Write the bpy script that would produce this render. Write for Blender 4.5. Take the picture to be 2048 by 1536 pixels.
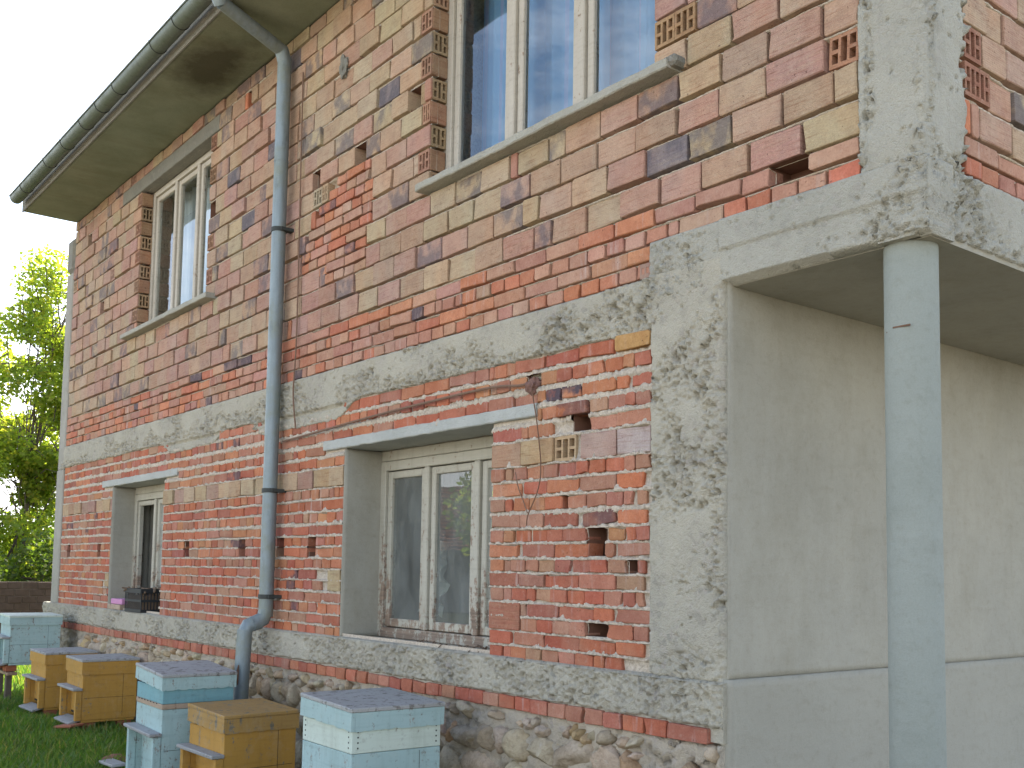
import bpy, bmesh, math, random
import numpy as np
from mathutils import Vector, Matrix

for o in list(bpy.data.objects):
    bpy.data.objects.remove(o)
SC = bpy.context.scene
COL = SC.collection
R = math.radians
random.seed(7)
RNG = np.random.default_rng(11)

# ------------------------------------------------------------------ camera
cam_d = bpy.data.cameras.new('camera')
cam = bpy.data.objects.new('camera', cam_d)
COL.objects.link(cam)
SC.camera = cam
cam_d.sensor_width = 36.0
cam_d.lens = 2100.92 / 2048 * 36
cam_d.shift_y = 208.4 / 2048
cam_d.clip_start = 0.05
cam_d.clip_end = 600
yaw, pitch, roll = 0.904761908, 0.0786295982, -0.0161796619
fw = Vector((-math.sin(yaw) * math.cos(pitch), math.cos(yaw) * math.cos(pitch), math.sin(pitch)))
rt = Vector((math.cos(yaw), math.sin(yaw), 0))
dn = fw.cross(rt)
rt2 = math.cos(roll) * rt + math.sin(roll) * dn
dn2 = -math.sin(roll) * rt + math.cos(roll) * dn
M = Matrix((rt2, -dn2, -fw)).transposed().to_4x4()
M.translation = (0, -3.45, 1.5)
cam.matrix_world = M
CAM = np.array([0, -3.45, 1.5])

# ------------------------------------------------------------------ sky, sun, exposure
SUN_EL, SUN_ROT = 47.0, -38.0
world = bpy.data.worlds.new('World')
SC.world = world
world.use_nodes = True
wn = world.node_tree
bg = wn.nodes['Background']
sky = wn.nodes.new('ShaderNodeTexSky')
sky.sky_type = 'NISHITA'
sky.sun_disc = False
sky.sun_elevation = R(SUN_EL)
sky.sun_rotation = R(SUN_ROT)
sky.air_density = 1.0
sky.dust_density = 2.6
sky.ozone_density = 1.0
# thin summer clouds in the sky
tc = wn.nodes.new('ShaderNodeTexCoord')
mp = wn.nodes.new('ShaderNodeMapping')
mp.inputs['Scale'].default_value = (1.2, 1.2, 3.4)
cn = wn.nodes.new('ShaderNodeTexNoise')
cn.inputs['Scale'].default_value = 2.3
cn.inputs['Detail'].default_value = 6
cn.inputs['Roughness'].default_value = 0.6
cr = wn.nodes.new('ShaderNodeValToRGB')
cr.color_ramp.elements[0].position = 0.44
cr.color_ramp.elements[0].color = (0, 0, 0, 1)
cr.color_ramp.elements[1].position = 0.66
cr.color_ramp.elements[1].color = (0.75, 0.75, 0.75, 1)
mx = wn.nodes.new('ShaderNodeMixRGB')
mx.inputs['Color2'].default_value = (9.5, 9.7, 10.0, 1)
wn.links.new(tc.outputs['Generated'], mp.inputs['Vector'])
wn.links.new(mp.outputs['Vector'], cn.inputs['Vector'])
sz = wn.nodes.new('ShaderNodeSeparateXYZ')
wn.links.new(tc.outputs['Generated'], sz.inputs['Vector'])
ma = wn.nodes.new('ShaderNodeMath'); ma.operation = 'MULTIPLY_ADD'
ma.inputs[1].default_value = -0.75; ma.inputs[2].default_value = 0.25
wn.links.new(sz.outputs['Z'], ma.inputs[0])
ad = wn.nodes.new('ShaderNodeMath'); ad.operation = 'ADD'
wn.links.new(cn.outputs['Fac'], ad.inputs[0]); wn.links.new(ma.outputs[0], ad.inputs[1])
wn.links.new(ad.outputs[0], cr.inputs['Fac'])
wn.links.new(cr.outputs['Color'], mx.inputs['Fac'])
wn.links.new(sky.outputs['Color'], mx.inputs['Color1'])
wn.links.new(mx.outputs['Color'], bg.inputs['Color'])
bg.inputs['Strength'].default_value = 0.15

sun_d = bpy.data.lights.new('sun', 'SUN')
sun_d.energy = 4.6
sun_d.angle = R(0.53)
sun_d.color = (1.0, 0.95, 0.86)
sun = bpy.data.objects.new('sun', sun_d)
COL.objects.link(sun)
sdir = Vector((math.sin(R(SUN_ROT)) * math.cos(R(SUN_EL)), math.cos(R(SUN_ROT)) * math.cos(R(SUN_EL)), math.sin(R(SUN_EL))))
sun.rotation_euler = sdir.to_track_quat('Z', 'Y').to_euler()
sun.location = (-30, 30, 30)

SC.view_settings.view_transform = 'Standard'
SC.view_settings.look = 'None'
SC.view_settings.gamma = 1
SC.view_settings.use_curve_mapping = False
SC.view_settings.exposure = 1.57

# ------------------------------------------------------------------ noise (numpy)
def h2(ix, iy, seed):
    n = (ix.astype(np.int64) * 374761393 + iy.astype(np.int64) * 668265263 + seed * 974711) & 0xFFFFFFFF
    n = ((n ^ (n >> 13)) * 1274126177) & 0xFFFFFFFF
    n = n ^ (n >> 16)
    return (n & 0xFFFFFF) / float(0xFFFFFF)
def vn(x, y, seed=0):
    ix = np.floor(x); iy = np.floor(y)
    fx = x - ix; fy = y - iy
    fx = fx * fx * (3 - 2 * fx); fy = fy * fy * (3 - 2 * fy)
    ix = ix.astype(np.int64); iy = iy.astype(np.int64)
    a = h2(ix, iy, seed); b = h2(ix + 1, iy, seed); c = h2(ix, iy + 1, seed); d = h2(ix + 1, iy + 1, seed)
    return (a * (1 - fx) + b * fx) * (1 - fy) + (c * (1 - fx) + d * fx) * fy
def fbm(x, y, seed=0, octv=4):
    s = 0; a = 0.5; t = 0
    for i in range(octv):
        s = s + a * vn(x * 2 ** i, y * 2 ** i, seed + i * 17); t += a; a *= 0.5
    return s / t
def worley(x, y, seed=0):
    ix = np.floor(x).astype(np.int64); iy = np.floor(y).astype(np.int64)
    best = np.full(x.shape, 9.0); cid = np.zeros(x.shape)
    for dx in (-1, 0, 1):
        for dy in (-1, 0, 1):
            cx = ix + dx; cy = iy + dy
            px = cx + h2(cx, cy, seed); py = cy + h2(cx, cy, seed + 5)
            d = np.hypot(x - px, y - py)
            m = d < best
            best = np.where(m, d, best); cid = np.where(m, h2(cx, cy, seed + 9), cid)
    return best, cid
def sst(a, b, x):
    t = np.clip((x - a) / (b - a), 0, 1)
    return t * t * (3 - 2 * t)

# ------------------------------------------------------------------ materials
class NT:
    def __init__(s, name):
        s.m = bpy.data.materials.new(name); s.m.use_nodes = True
        s.t = s.m.node_tree; s.b = s.t.nodes['Principled BSDF']; s.out = s.t.nodes['Material Output']
        s.b.inputs['Specular IOR Level'].default_value = 0.25
    def n(s, ty, **kw):
        nd = s.t.nodes.new(ty)
        for k, v in kw.items():
            if hasattr(nd, k) and k not in nd.inputs: setattr(nd, k, v)
            else: nd.inputs[k.replace('_', ' ')].default_value = v
        return nd
    def l(s, a, b): s.t.links.new(a, b)
    def pos(s, scale=(1, 1, 1)):
        g = s.n('ShaderNodeNewGeometry'); m = s.n('ShaderNodeMapping'); m.inputs['Scale'].default_value = scale
        s.l(g.outputs['Position'], m.inputs['Vector']); return m.outputs['Vector']
    def obj(s, scale=(1, 1, 1)):
        g = s.n('ShaderNodeTexCoord'); m = s.n('ShaderNodeMapping'); m.inputs['Scale'].default_value = scale
        s.l(g.outputs['Object'], m.inputs['Vector']); return m.outputs['Vector']
    def noise(s, vec, scale, detail=4, rough=0.55):
        k = s.n('ShaderNodeTexNoise'); k.inputs['Scale'].default_value = scale
        k.inputs['Detail'].default_value = detail; k.inputs['Roughness'].default_value = rough
        s.l(vec, k.inputs['Vector']); return k.outputs['Fac']
    def ramp(s, fac, a, b, ca=0.0, cb=1.0):
        r = s.n('ShaderNodeMapRange'); r.inputs['From Min'].default_value = a; r.inputs['From Max'].default_value = b
        r.inputs['To Min'].default_value = ca; r.inputs['To Max'].default_value = cb
        s.l(fac, r.inputs['Value']); return r.outputs['Result']
    def mix(s, fac, a, b, mode='MIX'):
        m = s.n('ShaderNodeMixRGB', blend_type=mode)
        for inp, v in (('Fac', fac), ('Color1', a), ('Color2', b)):
            if isinstance(v, (int, float)): m.inputs[inp].default_value = v
            elif isinstance(v, tuple): m.inputs[inp].default_value = (*v[:3], 1)
            else: s.l(v, m.inputs[inp])
        return m.outputs['Color']
    def math(s, op, a, b=0.0):
        m = s.n('ShaderNodeMath', operation=op)
        for i, v in ((0, a), (1, b)):
            if isinstance(v, (int, float)): m.inputs[i].default_value = v
            else: s.l(v, m.inputs[i])
        return m.outputs[0]
    def bump(s, h, strength, dist=0.01):
        b = s.n('ShaderNodeBump'); b.inputs['Strength'].default_value = strength; b.inputs['Distance'].default_value = dist
        s.l(h, b.inputs['Height']); s.l(b.outputs['Normal'], s.b.inputs['Normal'])
    def fin(s, col, rough=0.9, spec=None):
        if isinstance(col, tuple): s.b.inputs['Base Color'].default_value = (*col, 1)
        else: s.l(col, s.b.inputs['Base Color'])
        if isinstance(rough, (int, float)): s.b.inputs['Roughness'].default_value = rough
        else: s.l(rough, s.b.inputs['Roughness'])
        if spec is not None: s.b.inputs['Specular IOR Level'].default_value = spec
        return s.m

def brick_mat(name, hollow, attr):
    s = NT(name)
    if attr:
        a = s.n('ShaderNodeAttribute', attribute_name='col'); src = a.outputs['Color']; alp = a.outputs['Alpha']
    else:
        a = s.n('ShaderNodeObjectInfo'); src = a.outputs['Color']; alp = a.outputs['Alpha']
    P = s.pos()
    big = s.noise(P, 9, 4, 0.6)
    fine = s.noise(P, 120, 3, 0.6)
    if hollow:
        st = s.noise(s.pos((2.2, 2.2, 30)), 1.6, 4, 0.6)
        c = s.mix(s.ramp(st, 0.40, 0.66, 0, 0.55), src, s.mix(0.4, src, (0.40, 0.32, 0.20)))
        st2 = s.noise(s.pos((3, 3, 46)), 2.3, 3, 0.6)
        c = s.mix(s.ramp(st2, 0.52, 0.72, 0, 0.75), c, s.mix(1.0, c, (0.66, 0.52, 0.48), 'MULTIPLY'))
        md = s.noise(s.pos((1, 1, 0.45)), 4.5, 3, 0.5)
        c = s.mix(s.ramp(md, 0.44, 0.56, 0, 0.75), c, s.mix(1.0, c, (1.0, 0.90, 0.86), 'MULTIPLY'))
        c = s.mix(s.ramp(big, 0.46, 0.66, 0, 0.5), c, s.mix(1.0, c, (0.72, 0.70, 0.74), 'MULTIPLY'))
        # smoky blue-grey kiln flash, only on the bricks that have it (alpha)
        bl = s.noise(s.pos((1, 1, 0.8)), 8, 3, 0.55)
        fl = s.math('MULTIPLY', s.ramp(bl, 0.40, 0.56), alp)
        c = s.mix(s.math('MULTIPLY', fl, 0.8), c, (0.115, 0.105, 0.118))
        rib = s.n('ShaderNodeTexWave', wave_type='BANDS', bands_direction='Z'); rib.inputs['Scale'].default_value = 34
        rib.inputs['Distortion'].default_value = 0.6
        s.l(P, rib.inputs['Vector'])
        h = s.math('ADD', s.math('MULTIPLY', rib.outputs['Fac'], 0.5), s.math('MULTIPLY', fine, 0.8))
        s.bump(h, 0.35, 0.004)
    else:
        c = s.mix(s.ramp(big, 0.38, 0.68, 0, 0.65), src, s.mix(1.0, src, (0.72, 0.60, 0.60), 'MULTIPLY'))
        lo = s.noise(P, 3.2, 5, 0.65)
        c = s.mix(s.ramp(lo, 0.52, 0.72, 0, 0.6), c, s.mix(0.55, c, (0.40, 0.28, 0.19)))
        bl = s.noise(P, 10, 3, 0.5)
        c = s.mix(s.math('MULTIPLY', s.ramp(bl, 0.40, 0.52), alp), c, (0.10, 0.075, 0.085))
        # lime streaks washed down from the joints
        ws = s.noise(s.pos((26, 26, 2.2)), 1.0, 4, 0.6)
        wm = s.noise(P, 1.7, 3, 0.5)
        c = s.mix(s.math('MULTIPLY', s.ramp(ws, 0.56, 0.74), s.ramp(wm, 0.44, 0.60, 0, 0.65)), c, (0.50, 0.43, 0.39))
        s.bump(s.math('ADD', fine, s.math('MULTIPLY', big, 1.5)), 0.4, 0.004)
    c = s.mix(s.ramp(fine, 0.35, 0.70, 0.0, 0.42), c, s.mix(1.0, c, (0.55, 0.52, 0.50), 'MULTIPLY'))
    md2 = s.noise(P, 34, 4, 0.7)
    c = s.mix(s.ramp(md2, 0.52, 0.70, 0.0, 0.38), c, s.mix(1.0, c, (0.66, 0.62, 0.60), 'MULTIPLY'))
    c = s.mix(s.ramp(md2, 0.44, 0.30, 0.0, 0.22), c, (0.46, 0.37, 0.29))
    pit = s.noise(P, 62, 2, 0.5)
    c = s.mix(s.ramp(pit, 0.69, 0.74, 0, 0.7), c, s.mix(1.0, c, (0.32, 0.28, 0.28), 'MULTIPLY'))
    return s.fin(c, 0.92, 0.15)

def concrete_mat(name, a, b, dark, gravel=1.0, tint=(0.36, 0.33, 0.28)):
    s = NT(name)
    P = s.pos()
    n1 = s.noise(P, 2.6, 6, 0.62); n2 = s.noise(P, 38, 4, 0.6); n3 = s.noise(P, 150, 2, 0.5)
    c = s.mix(s.ramp(n1, 0.36, 0.66), a, b)
    c = s.mix(s.ramp(n2, 0.50, 0.75, 0, 0.5 * gravel), c, tint)
    v = s.n('ShaderNodeTexVoronoi'); v.inputs['Scale'].default_value = 38; s.l(P, v.inputs['Vector'])
    hs = s.n('ShaderNodeSeparateColor'); s.l(v.outputs['Color'], hs.inputs['Color'])
    c = s.mix(s.math('MULTIPLY', s.ramp(hs.outputs['Red'], 0.70, 0.9, 0, 0.55 * gravel), s.ramp(n1, 0.42, 0.6)), c, (0.20, 0.19, 0.17))
    c = s.mix(s.math('MULTIPLY', s.ramp(hs.outputs['Green'], 0.8, 0.9, 0, 0.5 * gravel), s.ramp(n1, 0.42, 0.6)), c, (0.42, 0.37, 0.33))
    c = s.mix(s.ramp(s.noise(P, 5, 4, 0.6), 0.58, 0.80, 0, 0.5), c, dark)
    c = s.mix(s.ramp(n3, 0.35, 0.7, 0, 0.22), c, s.mix(1.0, c, (0.6, 0.6, 0.6), 'MULTIPLY'))
    s.bump(s.math('ADD', s.math('MULTIPLY', n2, 1.6), n3), 0.8, 0.009)
    return s.fin(c, 0.95, 0.12)

def mortar_mat():
    s = NT('mortar'); P = s.pos()
    n = s.noise(P, 60, 4, 0.65); n1 = s.noise(P, 4, 4, 0.6)
    c = s.mix(s.ramp(n1, 0.4, 0.65), (0.56, 0.485, 0.385), (0.49, 0.43, 0.345))
    c = s.mix(s.ramp(n, 0.44, 0.68, 0, 0.65), c, (0.27, 0.225, 0.175))
    c = s.mix(s.ramp(s.noise(P, 22, 4, 0.7), 0.54, 0.72, 0, 0.5), c, (0.36, 0.28, 0.215))
    s.bump(n, 1.0, 0.010)
    return s.fin(c, 0.95, 0.1)

def plaster_mat(name, a, b, vert=True):
    s = NT(name); P = s.pos()
    n1 = s.noise(P, 1.3, 5, 0.6)
    st = s.noise(s.pos((9, 9, 1.3)), 1.4, 5, 0.65)
    n2 = s.noise(P, 190, 3, 0.6); n3 = s.noise(P, 26, 4, 0.65)
    c = s.mix(s.ramp(n1, 0.35, 0.68), a, b)
    if vert:
        c = s.mix(s.ramp(st, 0.45, 0.85, 0, 0.25), c, s.mix(1.0, c, (0.78, 0.75, 0.69), 'MULTIPLY'))
        lm = s.noise(s.pos((1, 1, 0.6)), 3.2, 6, 0.7)
        c = s.mix(s.ramp(lm, 0.46, 0.72, 0, 0.45), c, s.mix(1.0, c, (0.74, 0.73, 0.68), 'MULTIPLY'))
    c = s.mix(s.ramp(n3, 0.52, 0.78, 0, 0.4), c, s.mix(1.0, c, (0.76, 0.72, 0.66), 'MULTIPLY'))
    c = s.mix(s.ramp(n2, 0.35, 0.7, 0, 0.3), c, s.mix(1.0, c, (0.7, 0.7, 0.68), 'MULTIPLY'))
    tr = s.noise(s.pos((1.4, 1.4, 5)), 3.2, 5, 0.62)
    c = s.mix(s.ramp(tr, 0.52, 0.70, 0, 0.28), c, s.mix(1.0, c, (0.80, 0.79, 0.76), 'MULTIPLY'))
    wp = s.n('ShaderNodeVectorMath', operation='ADD'); nz = s.n('ShaderNodeTexNoise'); nz.inputs['Scale'].default_value = 2.6; nz.inputs['Detail'].default_value = 5
    s.l(P, nz.inputs['Vector']); s.l(P, wp.inputs[0]); s.l(nz.outputs['Color'], wp.inputs[1])
    vo = s.n('ShaderNodeTexVoronoi', feature='DISTANCE_TO_EDGE'); vo.inputs['Scale'].default_value = 0.85; s.l(wp.outputs['Vector'], vo.inputs['Vector'])
    ck = s.math('MULTIPLY', s.ramp(vo.outputs['Distance'], 0.0, 0.003, 0.12, 0.0), s.ramp(n1, 0.50, 0.60))
    c = s.mix(ck, c, (0.13, 0.12, 0.10))
    s.bump(s.math('ADD', s.math('ADD', n2, s.math('MULTIPLY', n3, 2)), s.math('MULTIPLY', tr, 2.5)), 0.38, 0.004)
    return s.fin(c, 0.95, 0.1)

def paint_mat(name, paint, wood, wear=0.55, rough=0.6, grain=(3, 3, 60), dirt=(0.10, 0.085, 0.06), lowwear=None):
    s = NT(name); P = s.pos()
    g = s.noise(s.pos(grain), 1.0, 4, 0.6)
    n = s.noise(P, 7, 6, 0.72); n2 = s.noise(P, 34, 5, 0.7); n0 = s.noise(P, 2.1, 3, 0.5)
    w = s.mix(s.ramp(g, 0.35, 0.7), wood, tuple(0.5 * v for v in wood))
    c = s.mix(s.ramp(n0, 0.35, 0.68, 0, 0.45), paint, s.mix(1.0, paint, (0.80, 0.78, 0.74), 'MULTIPLY'))
    c = s.mix(s.ramp(g, 0.50, 0.75, 0, 0.35), c, s.mix(1.0, c, (0.62, 0.60, 0.58), 'MULTIPLY'))
    dr = s.noise(s.pos((20, 20, 2.4)), 1.0, 5, 0.65)
    c = s.mix(s.ramp(dr, 0.50, 0.78, 0, 0.42), c, s.mix(1.0, c, (0.62, 0.60, 0.55), 'MULTIPLY'))
    bl = s.noise(P, 11, 5, 0.7)
    c = s.mix(s.ramp(bl, 0.52, 0.74, 0, 0.35), c, s.mix(0.35, c, (0.50, 0.48, 0.40)))
    m = s.math('ADD', s.math('MULTIPLY', s.noise(s.pos((2.2, 2.2, 0.7)), 7, 6, 0.72), 0.6), s.math('MULTIPLY', n2, 0.4))
    if lowwear:
        sx = s.n('ShaderNodeSeparateXYZ'); ge = s.n('ShaderNodeNewGeometry'); s.l(ge.outputs['Position'], sx.inputs['Vector'])
        m = s.math('ADD', m, s.ramp(sx.outputs['Z'], lowwear[0], lowwear[1], 0.10, -0.03))
    c = s.mix(s.ramp(m, wear, wear + 0.05), c, w)
    c = s.mix(s.ramp(n2, 0.56, 0.80, 0, 0.5), c, dirt)
    s.bump(s.math('SUBTRACT', s.math('MULTIPLY', g, 0.5), s.math('MULTIPLY', s.ramp(m, wear, wear + 0.05), 0.8)), 0.35, 0.004)
    return s.fin(c, rough, 0.3)

def flat_mat(name, col, rough=0.7, var=0.25, scale=20, metal=0.0, bumpy=0.15, spec=0.3):
    s = NT(name); P = s.pos(); n = s.noise(P, scale, 5, 0.62); n2 = s.noise(P, scale * 0.17, 4, 0.6)
    c = s.mix(s.ramp(n, 0.35, 0.7, 0, var), col, tuple(0.45 * v for v in col))
    c = s.mix(s.ramp(n2, 0.40, 0.66, 0, var), c, s.mix(1.0, c, (0.8, 0.76, 0.68), 'MULTIPLY'))
    s.b.inputs['Metallic'].default_value = metal
    if bumpy: s.bump(n, bumpy, 0.005)
    return s.fin(c, rough, spec)

def zinc_mat(name, base, moss):
    s = NT(name); P = s.pos()
    n = s.noise(P, 5, 6, 0.68); v = s.noise(s.pos((30, 30, 3)), 1.0, 4, 0.6); f = s.noise(P, 70, 3, 0.6)
    c = s.mix(s.ramp(v, 0.40, 0.70, 0, 0.5), base, tuple(0.62 * k for k in base))
    c = s.mix(s.ramp(n, 0.46, 0.66, 0, 0.75), c, moss)
    c = s.mix(s.ramp(s.noise(s.pos((1, 1, 0.35)), 16, 5, 0.7), 0.56, 0.70, 0, 0.55), c, tuple(0.5 * k for k in base))
    c = s.mix(s.ramp(f, 0.60, 0.76, 0, 0.5), c, (0.30, 0.32, 0.31))
    s.b.inputs['Metallic'].default_value = 0.25
    s.bump(f, 0.12, 0.002)
    return s.fin(c, s.ramp(n, 0.3, 0.7, 0.42, 0.62), 0.45)

def glass_mat(name, ior=1.75, tint=(0.86, 0.92, 0.90), dirt=0.0):
    s = NT(name)
    s.t.nodes.remove(s.b)
    tr = s.n('ShaderNodeBsdfTransparent'); tr.inputs['Color'].default_value = (*tint, 1)
    gl = s.n('ShaderNodeBsdfGlossy'); gl.inputs['Roughness'].default_value = 0.0; gl.inputs['Color'].default_value = (0.98, 0.99, 1, 1)
    fr = s.n('ShaderNodeFresnel'); fr.inputs['IOR'].default_value = ior
    wv = s.noise(s.pos(), 3.2, 2, 0.4)
    bp = s.n('ShaderNodeBump'); bp.inputs['Strength'].default_value = 0.02; bp.inputs['Distance'].default_value = 0.02
    s.l(wv, bp.inputs['Height']); s.l(bp.outputs['Normal'], gl.inputs['Normal'])
    m = s.n('ShaderNodeMixShader'); s.l(fr.outputs['Fac'], m.inputs['Fac'])
    s.l(tr.outputs['BSDF'], m.inputs[1]); s.l(gl.outputs['BSDF'], m.inputs[2])
    o = m.outputs['Shader']
    if dirt > 0:
        df = s.n('ShaderNodeBsdfDiffuse'); df.inputs['Color'].default_value = (0.33, 0.35, 0.32, 1)
        dn_ = s.noise(s.pos((3, 3, 1.2)), 2.0, 5, 0.65)
        m2 = s.n('ShaderNodeMixShader'); s.l(s.ramp(dn_, 0.3, 0.75, dirt * 0.5, dirt * 1.5), m2.inputs['Fac'])
        s.l(o, m2.inputs[1]); s.l(df.outputs['BSDF'], m2.inputs[2]); o = m2.outputs['Shader']
    s.l(o, s.out.inputs['Surface'])
    return s.m

def leaf_mat(name, c1, c2, c3, trans=0.55):
    s = NT(name)
    at = s.n('ShaderNodeAttribute', attribute_name='col')
    sp = s.n('ShaderNodeSeparateColor'); s.l(at.outputs['Color'], sp.inputs['Color'])
    c = s.mix(sp.outputs['Red'], c1, c2)
    c = s.mix(s.ramp(sp.outputs['Green'], 0.75, 1.0), c, c3)
    s.fin(c, 0.5, 0.35)
    tl = s.n('ShaderNodeBsdfTranslucent')
    s.l(s.mix(1.0, c, (2.7, 2.7, 0.8), 'MULTIPLY'), tl.inputs['Color'])
    m = s.n('ShaderNodeMixShader'); m.inputs['Fac'].default_value = trans
    s.l(s.b.outputs['BSDF'], m.inputs[1]); s.l(tl.outputs['BSDF'], m.inputs[2]); s.l(m.outputs['Shader'], s.out.inputs['Surface'])
    return s.m

MT = {}
MT['brick_i'] = brick_mat('fired_clay', False, False)
MT['brick_a'] = brick_mat('fired_clay_run', False, True)
MT['hollow_i'] = brick_mat('pale_clay', True, False)
MT['hollow_a'] = brick_mat('pale_clay_run', True, True)
MT['mortar'] = mortar_mat()
MT['conc'] = concrete_mat('rough_concrete', (0.435, 0.405, 0.32), (0.36, 0.338, 0.27), (0.27, 0.25, 0.195), 0.7, (0.43, 0.385, 0.31))
MT['footing'] = concrete_mat('footing_mortar', (0.47, 0.41, 0.32), (0.40, 0.35, 0.27), (0.30, 0.26, 0.20), 0.8, (0.46, 0.40, 0.32))
MT['conc_s'] = concrete_mat('cast_concrete', (0.40, 0.385, 0.32), (0.335, 0.325, 0.27), (0.26, 0.245, 0.20), 0.4, (0.40, 0.365, 0.30))
MT['conc_l'] = concrete_mat('lintel_concrete', (0.46, 0.47, 0.43), (0.40, 0.41, 0.37), (0.33, 0.33, 0.28), 0.2)
MT['conc_d'] = concrete_mat('weathered_concrete', (0.25, 0.24, 0.20), (0.20, 0.195, 0.165), (0.14, 0.135, 0.11), 0.4)
MT['plaster'] = plaster_mat('grey_render', (0.38, 0.36, 0.295), (0.335, 0.32, 0.265))
MT['plaster_c'] = plaster_mat('cool_render', (0.355, 0.34, 0.28), (0.325, 0.31, 0.255), False)
MT['column'] = plaster_mat('column_cement', (0.295, 0.315, 0.28), (0.26, 0.28, 0.245), False)
MT['pillar_l'] = plaster_mat('pale_render', (0.36, 0.345, 0.30), (0.32, 0.305, 0.26))
MT['cream'] = paint_mat('cream_paint', (0.46, 0.42, 0.345), (0.30, 0.20, 0.13), 0.575, dirt=(0.22, 0.17, 0.12))
MT['cream_low'] = paint_mat('cream_paint_worn', (0.42, 0.40, 0.325), (0.29, 0.21, 0.15), 0.545, lowwear=(1.0, 1.9), dirt=(0.24, 0.20, 0.155))
MT['hive_blue'] = paint_mat('blue_hive_paint', (0.335, 0.465, 0.455), (0.30, 0.28, 0.24), 0.56, grain=(3, 3, 40))
MT['hive_teal'] = paint_mat('teal_hive_paint', (0.17, 0.34, 0.37), (0.24, 0.24, 0.20), 0.62, grain=(3, 3, 40))
MT['hive_pale'] = paint_mat('pale_green_hive_paint', (0.52, 0.60, 0.52), (0.30, 0.26, 0.18), 0.59, grain=(3, 3, 40))
MT['hive_yellow'] = paint_mat('ochre_hive_paint', (0.42, 0.232, 0.048), (0.27, 0.22, 0.14), 0.575, grain=(3, 3, 40))
MT['hive_worn'] = paint_mat('worn_hive_paint', (0.36, 0.22, 0.07), (0.24, 0.21, 0.15), 0.535, grain=(3, 3, 50))
MT['grey_wood'] = paint_mat('grey_wood', (0.29, 0.29, 0.28), (0.20, 0.175, 0.145), 0.56, grain=(4, 26, 30))
MT['grey_top'] = paint_mat('weathered_board', (0.33, 0.335, 0.32), (0.21, 0.20, 0.18), 0.53, grain=(30, 3, 3))
MT['brown_wood'] = paint_mat('brown_wood', (0.27, 0.185, 0.12), (0.20, 0.135, 0.085), 0.55)
MT['strip'] = paint_mat('bare_lath', (0.37, 0.28, 0.20), (0.26, 0.17, 0.11), 0.55)
MT['dark'] = flat_mat('dark_gap', (0.03, 0.027, 0.022), 0.95, 0.2)
MT['cavity'] = flat_mat('brick_core', (0.20, 0.10, 0.065), 0.95, 0.4, 30)
MT['zinc'] = zinc_mat('weathered_zinc', (0.215, 0.26, 0.27), (0.20, 0.22, 0.17))
MT['gutter'] = zinc_mat('mossy_zinc', (0.125, 0.15, 0.125), (0.10, 0.12, 0.08))
MT['band'] = flat_mat('black_iron', (0.045, 0.05, 0.045), 0.6, 0.4)
MT['rust'] = flat_mat('rusty_wire', (0.17, 0.095, 0.06), 0.85, 0.4, 60)
MT['glass'] = glass_mat('window_glass', 2.0)
MT['glass_low'] = glass_mat('dusty_glass', 1.75, (0.80, 0.86, 0.82), 0.34)
MT['room'] = flat_mat('room_plaster', (0.33, 0.31, 0.27), 0.95, 0.2, 3)
MT['plastic'] = flat_mat('black_plastic', (0.018, 0.020, 0.022), 0.5, 0.3, 40, 0, 0.05, 0.4)
MT['pink'] = flat_mat('pink_foam', (0.52, 0.24, 0.40), 0.7, 0.15, 14)
MT['stone'] = None
MT['tile'] = flat_mat('roof_tile_clay', (0.33, 0.12, 0.065), 0.85, 0.4, 6)
MT['bark'] = flat_mat('bark', (0.13, 0.105, 0.08), 0.95, 0.5, 22, 0, 0.6)

def stone_mat():
    s = NT('field_stone'); P = s.pos()
    oi = s.n('ShaderNodeObjectInfo')
    n = s.noise(P, 9, 6, 0.68); n2 = s.noise(P, 55, 4, 0.65)
    c = s.mix(s.ramp(n, 0.40, 0.70, 0, 0.8), oi.outputs['Color'], s.mix(1.0, oi.outputs['Color'], (0.62, 0.57, 0.50), 'MULTIPLY'))
    c = s.mix(s.ramp(n2, 0.46, 0.72, 0, 0.5), c, s.mix(1.0, c, (0.50, 0.46, 0.42), 'MULTIPLY'))
    c = s.mix(s.ramp(s.noise(P, 17, 4, 0.7), 0.60, 0.74, 0, 0.65), c, (0.44, 0.40, 0.33))
    s.bump(s.math('ADD', s.math('MULTIPLY', n, 2.5), n2), 0.8, 0.012)
    return s.fin(c, 0.93, 0.15)
MT['stone'] = stone_mat()

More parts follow.
